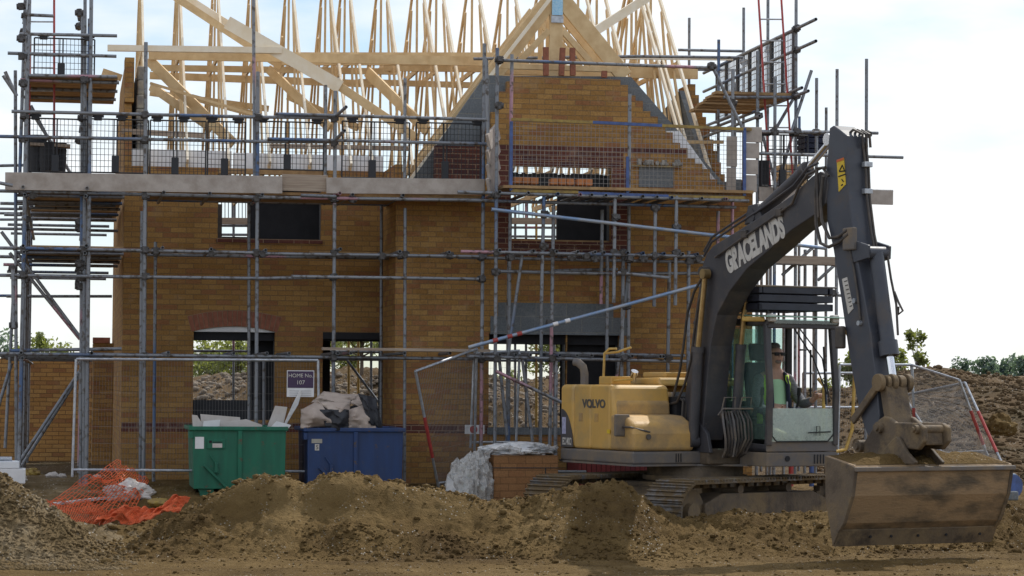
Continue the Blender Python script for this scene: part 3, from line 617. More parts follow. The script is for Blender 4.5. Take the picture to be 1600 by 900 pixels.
plank((235, 130), (400, 180), 1.0, .5, .04); plank((300, 152), (395, 178), 3.0, 2.6, .10); plank((450, 150), (560, 200), 2.6, 2.0, .12)
plank((925, 52), (1012, -4), 1.2, 1.6, .14, m='timber_pale_lit'); plank((960, 90), (1145, 92), 1.0, 1.0, .05, m='timber_pale_lit'); plank((985, 113), (1090, 115), 2.2, 2.2, .18)
plank((190, 205), (320, 212), .4, .4, .08, .05, 'board'); plank((420, 228), (640, 232), .5, .5, .07, .05, 'board'); plank((1065, 222), (1130, 222), .3, .3, .05, .05)
plank((160, 112), (190, 122), 1.0, 1.0, .10, .06)
# cross gable trusses over the bay
def gtruss(v, thick=.06, dep=.24, extra=True):
    if not extra: thick, dep = .05, .13
    ap = H(869, -12, v); lb = H(638, 290, v); rb = H(1128, 290, v)
    s = (v-(GV+.35))
    ap = H(869, -12, GV+.35); lb = H(636, 294, GV+.35); rb = H(1118, 294, GV+.35)
    mk = lambda p: (p.x, v, p.z)
    mb = MB(); mb.beam(mk(lb.lerp(ap, .12)), mk(ap), thick, dep, (0, 0, 1)); mb.beam(mk(ap), mk(ap.lerp(rb, .43)), thick, dep, (0, 0, 1))
    mb.beam((ap.x, v+.004, ap.z-.2), (ap.x, v+.004, gpoly[1][1]-.1), thick, .20 if extra else .07, (0, 1, 0)) if 0 else mb.box(ap.x-(.10 if extra else .03), ap.x+(.10 if extra else .03), v-thick/2+.004, v+thick/2-.004, gpoly[1][1]-.1, ap.z-.15)
    zt = lerp(lb.z, ap.z, .62); mb.beam((lerp(lb.x, ap.x, .62), v-.004, zt), (lerp(rb.x, ap.x, .62), v-.004, zt), thick, .08)
    if extra: mb.beam((ap.x-.1, v+.008, zt+.55), (ap.x-.62, v+.008, zt), thick, .09); mb.beam((ap.x+.1, v+.008, zt+.55), (ap.x+.62, v+.008, zt), thick, .09)
    t = mb.build('gable_truss', M['timber'], house, bevel=.006)
    if extra:
        c = H(871, 12, v-.05); pl = MB(); pl.box(c.x-.08, c.x+.08, v-.052, v-.042, c.z-.11, c.z+.14)
        p = pl.build('nail_plate', mat('blue_plate', (.25,.52,.75), .4, .3, c2=(.45,.65,.8), scale=40), t)
        c = H(871, 30, v-.05); MB().box(c.x-.09, c.x+.09, v-.05, v-.04, c.z-.05, c.z+.05).build('nail_plate', M['steel'], t)
    return t
for i, v in enumerate((GV+.35, GV+.95, GV+1.55, GV+2.15)): gtruss(v, extra=i == 0)
for sx, x0, x1 in ((1, 868, 640),):
    a = H(757, 128, GV+.12); b = H(690, 205, GV+.12)
    MB().beam(H(862, -5, GV+.22), H(640, 282, GV+.22), .05, .05).build('batten', M['timber_pale_lit'], house)
for px_, y0, y1 in ((853, 74, 118), (877, 75, 118), (895, 75, 118), (944, 111, 121)):
    a = H(px_, y1, GV+.05); b = H(px_+random.uniform(-1, 3), y0, GV+.05); MB().beam(a, b, .075, .075, (0, 1, 0)).build('brick_on_end', M['arch'], house)

# garage and garden wall at the left
gar = empty('garage_wall', HM, 'long low yellow brick wall, coloured brighter for skylight, behind the left scaffold leg', 'wall')
gt = H(100, 561, 8.2).z; uL = H(-60, 600, 8.2).x; uG = H(172, 600, 8.2).x
MB().box(uL, uG, 8.2, 8.31, -.2, gt).build('wall', M['gbrick_skylit'], gar); MB().box(uL, uG, 8.36, 8.46, -.2, gt-.02).build('inner_wall', M['block'], gar)
pier = empty('brick_pier', HM, 'dark brown brick return beside the left corner of the house', 'wall')
a = H(146, 533, 6.2); b = H(183, 760, 6.2)
MB().box(a.x, -.004, 6.2, 7.4, -.2, H(150, 536, 6.2).z).build('wall', M['plum' if 0 else 'brick'], pier)
MB().box(a.x-.01, a.x+.28, 6.15, 6.5, H(150, 536, 6.2).z, H(150, 530, 6.2).z+.03).build('pier_cap', M['arch'], pier)

# ------------------------------------------------------------------ scaffolding
TR = .0242
tubes_done = []
def tb(sc, name, p0, p1, r=TR, m='tube', hollow=True): return MB().tube(p0, p1, r, 10, hollow=hollow).build(name, M[m], sc, smooth=True)
CPM = None
def coupler(sc, p):
    global CPM
    if CPM is None:
        mb = MB(); mb.tube((-.06,0,0), (.06,0,0), .040, 10).tube((0,0,-.05), (0,0,.05), .041, 10).box(-.035,.035,-.07,-.03,-.035,.035).tube((.03,-.05,-.02), (.03,-.05,.05), .009, 6).tube((-.02,-.04,.03), (.05,-.06,.03), .01, 6)
        o = mb.build('coupler', M['coupler'], sc); CPM = o.data
    else:
        o = bpy.data.objects.new('coupler', CPM); col.objects.link(o); o.parent = sc
    o.location = p; o.rotation_euler = (random.uniform(-.2,.2), random.uniform(-.3,.3), random.choice((0, 1.57, 3.14))+random.uniform(-.1,.1)); return o
SV = -2.1; SI = -.55
def vpost(sc, px0, y0, px1, y1, v, m='tube', r=TR, name='standard', ground_=None):
    a = H(px0, y0, v); b = H(px1, y1, v)
    if ground_ is not None: b.z = ground_
    return tb(sc, name, a, b, r, m)
fs = empty('scaffold', HM, 'long front scaffold of grey, blue and pink tubes with pale toe boards', 'scaffold', 'scaffolds round the house')
for px0, y0, px1 in ((228, 66, 224), (403, 112, 400), (524, 142, 520), (757, 68, 751)): vpost(fs, px0, y0, px1, 760, SV, ground_=0, r=TR+.003)
vpost(fs, 396, -5, 398, 300, SV+.1); vpost(fs, 509, 133, 508, 300, SV+.1); vpost(fs, 633, 122, 632, 290, SV+.1); vpost(fs, 222, 330, 219, 750, SV+.12, ground_=0)
for px0, y0, px1, v in ((243, 378, 240, SI), (596, 320, 595, SI), (633, 325, 632, -1.9), (389, 310, 389, SI), (412, 560, 412, SI)): vpost(fs, px0, y0, px1, 750, v, ground_=0)
def ledger(sc, x0, y0, x1, y1, v, name='ledger', r=TR, m='tube'): return tb(sc, name, H(x0, y0, v), H(x1, y1, v), r, m)
ledger(fs, 20, 553, 770, 561, SV-.05); ledger(fs, 30, 299, 400, 308, SV-.05); ledger(fs, 380, 308, 760, 313, SV-.06); ledger(fs, 470, 305, 525, 307, SV-.1)
ledger(fs, 36, 388, 402, 395, SV-.05); ledger(fs, 395, 396, 760, 401, SV-.06); ledger(fs, 230, 398, 780, 406, SV+1.5)
ledger(fs, -5, 430, 402, 435, SV-.06); ledger(fs, 400, 435, 526, 433, SV-.09); ledger(fs, 455, 432, 748, 436, SV-.1)
ledger(fs, 18, 174, 402, 183, SV-.05); ledger(fs, -5, 213, 400, 221, SV-.05); ledger(fs, 430, 178, 760, 187, SV-.06); ledger(fs, 418, 217, 760, 225, SV-.07); ledger(fs, 400, 183, 525, 184, SV-.02); ledger(fs, 400, 221, 525, 222, SV-.02)
ledger(fs, 230, 312, 760, 322, SV+1.5); ledger(fs, 110, 553, 600, 560, SV+1.5)
# transoms whose open ends show along each lift
for x, y in ((36, 292), (136, 294), (256, 300), (328, 302), (410, 304), (531, 302), (551, 304), (630, 305), (36, 384), (135, 384), (254, 387), (330, 389), (415, 391), (532, 389), (625, 393), (702, 394),
             (33, 551), (143, 551), (263, 551), (365, 552), (417, 552), (452, 552), (528, 552), (548, 552), (632, 552), (703, 552)):
    p = H(x, y, SV-.16); q = p.copy(); q.y = SI+.3+random.uniform(-.2, .2); tb(fs, 'transom', p, q)
for x, y in ((226, 306), (226, 391), (226, 432), (400, 310), (400, 395), (521, 311), (521, 396), (521, 433), (632, 398), (752, 402), (752, 436), (226, 556), (400, 558), (521, 559), (226, 180), (226, 219), (521, 185), (521, 223), (330, 395), (410, 397), (551, 311), (702, 399), (625, 399), (136, 300), (402, 183), (752, 561), (243, 392), (596, 400)):
    p = H(x, y, SV-.03); coupler(fs, p)
for x0, y0, x1, y1 in ((522, 184, 541, 167), (521, 222, 538, 204)): tb(fs, 'transom', H(x0, y0, SV), H(x1, y1, SV-.4))
# planks
def brd(sc, x0, y0, x1, y1, v, h, th=.04, m='boxwood', name='toe_board', lab=None):
    a = H(x0, y0, v); b = H(x1, y1, v); o = MB().beam(a, b, th, h).build(name, M[m], sc, bevel=.004)
    return o
brd(fs, 8, 283, 441, 289, SV-.10, .24); brd(fs, 440, 285, 512, 287, SV-.03, .23, m='board'); brd(fs, 510, 290, 757, 292, SV-.09, .22)
brd(fs, 503, 545, 765, 548, SV-.12, .04, .12, 'board', 'deck_board')
dz = H(230, 302, SV).z+.02
for i in range(6):
    v = SV+.02+i*.235; MB().box(H(230, 300, v).x, H(752, 300, v).x, v, v+.222, dz, dz+.038).build('deck_board', M['deck'], fs)
mz = H(230, 390, SV).z
MB().box(H(480, 390, -.9).x, H(752, 390, -.9).x, -1.2, -.75, mz+.03, mz+.065).build('deck_board', M['deck'], fs)

ls = empty('scaffold', HM, 'tall left hand scaffold tower with raised plank platform and steel braces', 'scaffold', 'scaffolds round the house')
uo = H(33, 400, SV).x; ui = H(137, 400, SV).x
for v in (SV, .2, 2.6, 5.0, 7.4):
    t = MB().tube((uo+random.uniform(-.02,.02), v, 0), (uo+.06 if v == SV else uo, v, 6.9 if v < 3 else 5.1), TR+.003, 10).build('standard', M['tube'], ls, smooth=True)
    MB().tube((ui+random.uniform(-.05,.05), v, 0), (ui, v, 6.8 if v < 1 else 6.3 if v < 3 else 5.0), TR+.003, 10).build('standard', M['tube'], ls, smooth=True)
vpost(ls, 40, -10, 30, 300, SV+.2); vpost(ls, 24, 110, 26, 740, SV+.6, ground_=0); vpost(ls, 129, 26, 126, 750, SV+.25, ground_=0); vpost(ls, 133, -5, 131, 750, SV+.15, ground_=0)
for py in (299, 388, 553):
    z = H(36, py, SV).z
    for v in (SV-.02, .2, 2.6, 5.0, 7.4): tb(ls, 'ledger', (uo-.35, v+.03, z), (-.12 if v > -.5 else ui+.5, v+.03, z))
    for u in (uo+.04, ui-.04): tb(ls, 'transom', (u, SV-.2, z-.06), (u, 8.0, z-.06))
for z, v1 in ((H(36, 299, SV).z, 4.6), (H(36, 390, SV).z, 2.2)):
    rb = random.Random(8)
    for i in range(int((v1-SV)/.28)):
        v = SV+.1+i*.28
        if rb.random() < .16: continue
        MB().box(uo+.03+rb.uniform(0,.1), min(ui+.55, -.05), v, v+.225, z+.03, z+.068).build('deck_board', M['deck'], ls)
    for v in np.arange(SV+.7, v1, 1.2): tb(ls, 'putlog', (uo-.1, v, z), (min(ui+.5, -.03), v, z))
tz = H(100, 122, SV).z; xr_ = H(183, 122, SV+.5).x
for i in range(6):
    v = SV+.0+i*.5; MB().box(uo+.02, xr_, v, v+.47, tz, tz+.04).build('deck_board', M['deck'], ls)
    if i % 2 == 0: tb(ls, 'putlog', (uo-.05, v+.1, tz-.03), (xr_+.02, v+.1, tz-.03))
for x0, y0, x1, y1, v in ((45, 118, 183, 120, SV-.02), (12, 83, 182, 88, SV), (30, 53, 183, 56, SV), (15, 548, 190, 545, SV+.3), (10, 463, 175, 463, 4.0), (-5, 462, 50, 462, 6), (-5, 326, 60, 327, 6), (-5, 333, 60, 334, 7), (-5, 343, 60, 343, 8), (-5, 357, 190, 361, 4.0), (-5, 259, 40, 258, 3), (-5, 285, 20, 290, SV-.3), (-5, 24, 84, 25, 3.0) if 0 else (40, 23, 84, 25, SV)):
    ledger(ls, x0, y0, x1, y1, v)
for a, b, v in (((2, 362), (135, 540), -1.2), ((15, 395), (125, 530), -.6), ((28, 725), (128, 575), -1.0), ((34, 728), (133, 572), -.9), ((-4, 640), (18, 568), -1.0), ((8, 112), (26, 150), SV), ((5, 118), (25, 148), SV+.3), ((40, 160), (110, 270), -.5), ((48, 165), (85, 235), -1.0), ((20, 420), (21, 512), SV-.3), ((22, 440), (8, 700), .5)):
    tb(ls, 'brace', H(*a, v), H(*b, v))
for x, y in ((33, 60), (33, 10), (33, 88), (36, 180), (36, 217), (36, 300), (36, 390), (34, 555), (130, 390), (130, 125), (128, 300), (36, 430), (20, 420), (21, 508), (50, 305), (36, 130)): coupler(ls, H(x, y, SV-.02))
random.seed(5)
for k in range(26):
    y = random.choice((random.uniform(10, 60), random.uniform(320, 370), random.uniform(395, 460), random.uniform(180, 260))); coupler(ls, H(random.choice((38, 40, 128, 124)), y, SV+random.uniform(.1, 1)))

# gable bay scaffold
gs = empty('scaffold', HM, 'gable bay scaffold in front of the brick gable with a crowded row of tubes', 'scaffold', 'scaffolds round the house')
GS = -2.55
for px0, y0, px1, y1, v, g_ in ((777, 75, 773, 700, GS, 1), (760, 92, 764, 300, GS+.1, 0), (850, 303, 846, 470, GS-.02, 0), (865, 320, 858, 720, GS+.2, 1), (961, 305, 959, 473, GS-.03, 0), (1024, 325, 1022, 479, GS, 0), (1057, 306, 1055, 477, GS-.04, 0), (974, 400, 971, 600, GS+.1, 0),
                                (983, 300, 981, 720, -1.7, 1), (1046, 410, 1043, 600, -1.8, 0), (949, 400, 948, 560, -1.9, 0), (941, 328, 939, 475, -1.9, 0), (797, 330, 794, 720, -1.75, 1), (795, 400, 792, 690, -1.6, 1), (1076, 392, 1075, 600, GS+.2, 0), (846, 470, 844, 720, -1.8, 1),
                                (869, 560, 868, 640, GS, 1), (1122, 330, 1121, 420, -1.8, 0), (984, 147, 983, 300, GS-.02, 0), (800, 85, 797, 290, GS+.1, 0)):
    vpost(gs, px0, y0, px1, y1, v, r=TR+.002, ground_=0 if g_ else None)
for x0, y0, x1, y1, v in ((715, 300, 1170, 314, GS-.05), (730, 313, 1150, 324, GS+.15), (720, 393, 1100, 401, GS-.05), (715, 402, 1100, 410, GS+.9), (730, 557, 1072, 565, GS-.04), (740, 549, 1070, 556, -1.75), (775, 424, 965, 428, GS+.3), (965, 426, 1045, 434, GS-.06), (865, 423, 965, 421, -1.8), (960, 428, 1090, 427, -1.8),
                          (780, 94, 1110, 106, GS), (1112, 102, 1160, 200, GS), (740, 92, 1000, 88, .6), (1000, 88, 1160, 90, .6)):
    ledger(gs, x0, y0, x1, y1, v)
for a, b, v, m in (((768, 327), (1290, 388), GS-.1, 'bluetube'), ((732, 543), (1105, 442), GS-.14, 'bluetube'), ((816, 398), (793, 560), GS+.1, 'tube'), ((984, 404), (958, 640), -1.7, 'tube'), ((775, 580), (880, 630), GS-.1, 'tube'), ((816, 560), (832, 690), GS+.3, 'tube'), ((780, 560), (792, 680), GS+.2, 'tube'), ((958, 105), (1058, 230), -3, 'tube')):
    if m == 'bluetube':
        if 'bt' not in M: M['bt'] = mat('blue_tube', (.20,.30,.48), .5, .4, c2=(.35,.38,.43), scale=4, lo=.4, hi=.6)
        tb(gs, 'brace', H(*a, v), H(*b, v), TR+.002, 'bt')
    elif v != -3: tb(gs, 'brace', H(*a, v), H(*b, v))
for t in (.30, .36, .40, .55, .60):   # red and white tape wound on the long brace
    a = H(732, 543, GS-.14); b = H(1105, 442, GS-.14); p = a.lerp(b, t-.2); q = a.lerp(b, t-.2+.02); MB().tube(p, q, TR+.006, 10).build('tape', M['redpaint'] if t in (.30, .40, .36) else M['white'], gs, smooth=True)
for x in (781, 826, 872, 907, 925, 947, 970, 1005, 1027, 1050, 1097, 1135, 1132):
    p = H(x, 300+(x-780)*.031, GS-.15); q = p.copy(); q.y = -1.4; tb(gs, 'transom', p, q)
for x in (781, 834, 870, 903, 930, 944, 981, 1005, 1038, 1067, 1090):
    p = H(x, 391+(x-780)*.02, GS-.15); q = p.copy(); q.y = -1.4; tb(gs, 'transom', p, q)
for x in (754, 781, 806, 829, 875, 902, 925, 988, 1032, 1037):
    p = H(x, 554+(x-780)*.012, GS-.15); q = p.copy(); q.y = -1.4; tb(gs, 'transom', p, q)
for x, y in ((775, 305), (775, 395), (850, 335), (961, 340), (1057, 355), (973, 395), (973, 425), (850, 385), (862, 395), (960, 395), (1022, 400), (1057, 395), (1076, 408), (978, 478), (775, 425), (858, 505), (1024, 325), (775, 560), (862, 560), (975, 560), (1043, 560), (983, 405), (797, 402), (915, 400), (1005, 404), (930, 404), (893, 402), (1090, 405), (780, 165), (780, 94), (1112, 103)):
    coupler(gs, H(x, y, GS-.03))
gz_ = H(900, 300, GS).z
for i in range(5): MB().box(H(785, 300, GS).x, H(1175, 300, GS).x, GS-.08+i*.235, GS-.08+i*.235+.225, gz_+.03, gz_+.07).build('deck_board', M['deck'], gs)
# bundle of toe boards stood on end (stop end)
for i, (y0, y1) in enumerate(((205, 222), (226, 248), (252, 270), (274, 292))): MB().beam(H(763, y1, GS+.05), H(778, y0, GS+.5), .22, .04, (1, 0, .3)).build('stop_board', M['boxwood'], gs)
pl = MB()
for (x0, x1, y0, y1) in ((1162, 1190, 199, 222), (1162, 1186, 224, 247), (1162, 1184, 250, 272), (1162, 1182, 274, 300)):
    a = H(x0, y1, GS+.02); b = H(x1, y0, GS+.02); MB().box(a.x, b.x, GS+.0, GS+.04, a.z, b.z).build('stop_board', M['boxwood'], gs, bevel=.004)
for (x0, x1, y0, y1) in ((1136, 1152, 213, 260), (1136, 1150, 262, 300)):
    a = H(x0, y1, GS+.4); b = H(x1, y0, GS+.4); MB().box(a.x, b.x, GS+.4, GS+.44, a.z, b.z).build('stop_board', M['boxwood'], gs, bevel=.004)

# right hand scaffold
rs = empty('scaffold', HM, 'right hand scaffold rising beyond the excavator with a tilted mesh guard', 'scaffold', 'scaffolds round the house')
un = H(1242, 100, -1.6).x
for px0, y0, px1, v in ((1244, -10, 1242, -1.6), (1200, -10, 1198, .6), (1162, 12, 1161, 2.6), (1123, 62, 1120, .5), (1077, 28, 1075, 4.5), (1276, 122, 1274, -1.2), (1291, 168, 1290, 2.5), (1308, 108, 1306, -1.9), (1354, 92, 1352, -1.9), (1249, 182, 1248, 3.5), (1145, 108, 1143, -1.9), (1184, 80, 1182, -1.7), (1211, 120, 1209, -1.9), (1148, 130, 1147, -.6)):
    vpost(rs, px0, y0, px1, 700, v, ground_=0)
for x0, v in ((1258, -1.2), (1272, 2.0), (1225, .2), (1204, 1.6), (1190, 3.2)): vpost(rs, x0, 390, x0-1, 700, v, ground_=0)
for x0, y0, x1, y1, v in ((1190, 206, 1372, 208, -1.9), (1187, 240, 1411, 246, -1.9), (1310, 297, 1395, 299, -1.7), (1100, 204, 1300, 206, 2.5), (1060, 78, 1160, 80, 2.5), (1060, 108, 1160, 110, 2.5), (1130, 152, 1250, 152, -1.6), (1180, 405, 1320, 405, -1.5), (1180, 411, 1325, 413, -1.7), (1170, 450, 1320, 462, -1.9), (1195, 462, 1310, 458, .6)):
    ledger(rs, x0, y0, x1, y1, v)
for x, y, v0, v1 in ((1275, 30, -2.6, 3.5), (1275, 64, -2.6, 3.5), (1263, 142, -2.3, 3.5), (1253, 137, -2.0, 3.5), (1187, 181, -2.3, 2.5)):
    p = H(x, y, v0); q = p.copy(); q.y = v1; tb(rs, 'rail', p, q)
for a, b, v in (((1268, 110), (1237, 205), -1.6), ((1245, 145), (1210, 205), -1.2), ((1222, 430), (1272, 385), -1.5), ((1190, 205), (1215, 300), -1.2), ((1240, 205), (1215, 290), -1.5), ((1278, 438), (1325, 395), -1.0)): tb(rs, 'brace', H(*a, v), H(*b, v))
pz = H(1243, 150, -1.6).z
for i in range(6):
    v = -1.6+i*.42; MB().box(H(1118, 150, -1.6).x+i*.05, un+.05, v, v+.225+.12*(i%2), pz, pz+.04).build('deck_board', M['deck'], rs)
brd(rs, 1186, 303, 1395, 309, -1.75, .21)
brd(rs, 1180, 405, 1318, 409, -1.6, .12, .25, 'board', 'deck_board')
for x, y, v in ((1244, 45, -1.65), (1244, 78, -1.65), (1200, 78, .6), (1162, 97, 2.5), (1244, 150, -1.65), (1244, 206, -1.9), (1276, 207, -1.8), (1354, 210, -1.95), (1308, 207, -1.95), (1184, 181, -1.8), (1145, 160, -1.9), (1210, 206, -1.9), (1226, 150, -1), (1250, 410, -1.6), (1300, 459, -1.9)): coupler(rs, H(x, y, v))
# stored black chairs and odds on the right platform
for i, (x, y) in enumerate(((1190, 276), (1200, 262), (1230, 222), (1242, 225), (1260, 232))):
    pass
# rear scaffold seen over and through the house
bs = empty('scaffold', HM, 'rear scaffold glimpsed through the window openings', 'scaffold', 'scaffolds round the house')
for px0 in (365, 388, 545, 560, 805, 822, 838, 866, 520, 580): vpost(bs, px0, 315, px0, 700, HD+1.0, ground_=0, m='rail' if px0 in (388, 545, 560, 838) else 'tube')
for y in (352, 366, 560, 548): ledger(bs, 250, y, 900, y+4, HD+1.0)
ledger(bs, 540, 560, 600, 640, HD+.9)
for x0, x1 in ((330, 400), (790, 880)):
    brd(bs, x0, 345, x1, 346, HD+.95, .12, m='board')
    for i in range(14): vpost(bs, lerp(x0, x1, i/13), 312, lerp(x0, x1, i/13), 342, HD+1.0, r=.008, m='coupler', name='guard_bar')

# brick guards
def guard(name, x0, x1, y0, y1, v, label, posts=(0, .45, 1), pitch=.052, bars='blackplastic', r=.0032, M4=HM, topclips=True):
    a = H(x0, y1, v); b = H(x1, y0, v); wd = b.x-a.x; ht = b.z-a.z
    root = empty(name, M4 @ Matrix.Translation((a.x, v, a.z)), label, 'brick guard', 'mesh brick guards along the platforms')
    mb = MB(); n = max(2, int(wd/pitch)); m_ = max(2, int(ht/.075))
    for i in range(n+1): mb.box(wd*i/n-r, wd*i/n+r, -r, r, 0, ht)
    for j in range(m_+1): mb.box(0, wd, -r-.001, r+.001, ht*j/m_-r, ht*j/m_+r)
    mb.build('mesh_panel', M[bars], root)
    fr = MB(); 
    for p in ((0,0,0,ht),(wd,0,wd,ht),(0,0,wd,0),(0,ht,wd,ht)): fr.tube((p[0],0,p[1]), (p[2],0,p[3]), .011, 6)
    fr.build('frame', M['blackplastic'], root)
    for t in posts:
        x = wd*t; MB().box(x-.055, x+.055, -.05, .03, ht-.02, ht+.06).box(x-.08, x+.08, -.03, .02, ht+.02, ht+.055).build('hook', M['blackplastic'], root, bevel=.008)
    MB().box(wd*.45-.05, wd*.45+.05, -.03, .03, 0, ht*.32).build('toe_clip', M['blackplastic'], root, bevel=.01)
    MB().box(wd*.45-.03, wd*.45-.015, -.02, .012, ht*.3, ht).box(wd*.45+.015, wd*.45+.03, -.02, .012, ht*.3, ht).build('strut', M['blackplastic'], root)
    return root
guard('brick_guard', 45, 137, 187, 268, SV+.1, 'leftmost mesh guard on the front platform, before the dark stacked buckets', (.1,))
guard('brick_guard', 138, 232, 188, 269, SV+.11, 'mesh guard between the left corner post and the gable pier', (.15, .55))
guard('brick_guard', 234, 322, 190, 272, SV+.08, 'mesh guard just right of the first tall blue post', (.12, .6))
guard('brick_guard', 324, 384, 191, 274, SV+.09, 'narrow mesh guard left of the second tall post', (.1, .8))
guard('brick_guard', 402, 506, 192, 264, SV+.1, 'mesh guard between the second and third tall posts', (.08, .9))
guard('brick_guard', 534, 640, 192, 277, SV+.1, 'mesh guard right of the third tall post', (.15, .85))
guard('brick_guard', 650, 751, 194, 279, SV+.1, 'mesh guard in front of the left foot of the gable', (.1, .95))
guard('brick_guard', 53, 148, 62, 116, SV+.05, 'small mesh guard high on the left tower platform', (.15, .9))
guard('brick_guard', 1190, 1262, 212, 290, -1.8, 'mesh guard behind the excavator boom on the right platform', (.1, .7))
# wire panel guard before the gable
wg = empty('guard_panel', HM, 'wide wire mesh panel with blue and yellow frame in front of the brick gable', 'guard panel')
a = H(798, 298, GS-.02); b = H(1163, 200, GS-.02); mb = MB(); n = int((b.x-a.x)/.06)
for i in range(n+1): x = lerp(a.x, b.x, i/n); mb.box(x-.0022, x+.0022, GS-.022, GS-.018, a.z, b.z)
for j in range(16): z = lerp(a.z, b.z, j/15); mb.box(a.x, b.x, GS-.024, GS-.016, z-.0022, z+.0022)
mb.build('mesh_panel', M['mesh'], wg)
mx_ = H(925, 200, GS).x; ux = H(980, 200, GS).x
for n_, p, q, m_ in (('frame', (a.x, a.z), (a.x, b.z), 'bluepaint'), ('frame', (b.x, a.z), (b.x, b.z), 'bluepaint'), ('frame', (ux, a.z), (ux, b.z-.45), 'bluepaint'), ('frame', (a.x, b.z+.03), (mx_, b.z+.02), 'yellowpaint'), ('frame', (mx_, b.z+.02), (mx_+1.0, b.z), 'bluepaint'), ('frame', (mx_+1.0, b.z), (b.x+.1, b.z-.02), 'yellowpaint'), ('frame', (a.x, a.z), (mx_-.2, a.z), 'yellowpaint'), ('frame', (mx_-.2, a.z-.01), (mx_+1.1, a.z-.03), 'bluepaint'), ('frame', (mx_+1.1, a.z-.03), (b.x, a.z-.03), 'yellowpaint')):
    MB().beam((p[0], GS-.03, p[1]), (q[0], GS-.03, q[1]), .04, .045, (0, 1, 0) if p[0] != q[0] else (0, 1, 0)).build(n_, M[m_], wg)
# tilted guard running back along the right tower
def vguard():
    u = un+.02; p0 = HU(1243, 140, u); z0 = pz+.06; z1 = H(1243, 48, -1.6).z
    root = empty('brick_guard', HM @ Matrix.Translation((u, -1.6, z0)), 'mesh guards in a row running back along the right tower', 'brick guard', 'mesh brick guards along the platforms')
    mb = MB(); ht = z1-z0; Lh = 4.4
    for i in range(60): mb.box(-.005, .005, Lh*i/59-.005, Lh*i/59+.005, 0, ht)
    for j in range(11): mb.box(-.006, .006, 0, Lh, ht*j/10-.004, ht*j/10+.004)
    mb.build('mesh_panel', M['steel'], root)
    for t in (.02, .15, .28, .42, .55, .7, .85, .98): MB().box(-.02, .02, Lh*t-.05, Lh*t+.05, 0, ht+.04).build('strut', M['blackplastic'], root)
vguard()
# ladders
def ladder(label, p0, p1, w, n, m='redpaint', r=.016):
    root = empty('ladder', Matrix.Translation(p0), label, 'ladder', 'site ladders')
    d = Vector(p1)-Vector(p0); s = Vector((w, 0, 0))
    MB().tube((0,0,0), d, r, 8).build('stile', M[m], root, smooth=True); MB().tube(s, d+s, r, 8).build('stile', M[m], root, smooth=True)
    for i in range(n):
        q = d*((i+.5)/n); MB().tube(q, q+s, .011, 6).build('rung', M['steel'], root)
hw = lambda px, py, v: HM @ H(px, py, v)
ladder('red stiled ladder standing up through the left tower platform', hw(46, 268, SV+.8), hw(46, -20, SV+.8), .345, 8)
ladder('leaning ladder with red stiles rising above the right tower', hw(1205, 320, -1.7), hw(1184, -20, -1.0), .34, 10)

# things stored on the platforms
def bucketstack(label, px, py, v, n=3, s=.15, m='blackplastic'):
    p = H(px, py, v); root = empty('bucket_stack', HM @ Matrix.Translation(p), label, 'buckets')
    for i in range(n): MB().tube((0,0,i*.1), (0,0,i*.1+.2), s*.8, 14, r2=s).build('bucket', M[m], root, smooth=True)
bucketstack('stacked dark blue-black buckets beside the left tower post', 58, 268, SV+.6, 4, .14); bucketstack('taller stack of dark buckets at the platform corner', 76, 268, SV+.5, 3, .15); bucketstack('dark bucket standing behind the mesh near the tower post', 96, 268, SV+.55, 3, .07)
bucketstack('dark buckets on the right platform under the ladder', 1192, 294, -1.6, 3, .1)
o = MB().beam(H(46, 226, SV+.5), H(110, 229, SV+.5), .25, .04).build('loose_board', M['board']); o.matrix_world = HM; tag(o, 'grey plank laid over the dark buckets at the left corner', 'plank')
def bricks(label, px, py, v, n, m='timber'):
    p = H(px, py, v); mb = MB()
    for i in range(n): mb.box(i*.115, i*.115+.105, 0, .2, 0, .085)
    o = mb.build('brick_row', M['packorange'], bevel=.005); o.matrix_world = HM @ Matrix.Translation(p); tag(o, label, 'bricks')
M['packorange'] = mat('orange_brick', (.52,.22,.08), .85, c2=(.42,.17,.07), scale=12)
bricks('three orange bricks at the left end of the gable sill', 804, 286, GS+.3, 3); bricks('single orange brick on the gable platform', 830, 287, GS+.3, 1); bricks('row of three orange bricks in the middle of the gable platform', 861, 288, GS+.3, 3); bricks('pair of orange bricks right of the middle row', 902, 289, GS+.3, 2)
# roof slate stacks seen right
def crate(label, px0, px1, py0, py1, v, m, cat='crate', name='crate'):
    a = H(px0, py1, v); b = H(px1, py0, v); root = empty(name, HM @ Matrix.Translation(a), label, cat); wd = b.x-a.x; ht = b.z-a.z
    mb = MB(); k = 4
    for i in range(k): mb.box(0, wd, 0, .4, ht*i/k, ht*(i+.86)/k)
    mb.build('slats', M[m], root, bevel=.006); MB().box(.02, .06, -.012, .0, 0, ht).box(wd-.06, wd-.02, -.012, 0, 0, ht).build('batten', M[m], root)
crate('dark green topped box on the platform left of the boom tip', 1258, 1292, 206, 240, -1.0, 'navy')
crate('ochre timber crate on the right platform behind the mesh', 1222, 1262, 256, 290, -1.2, 'timber')

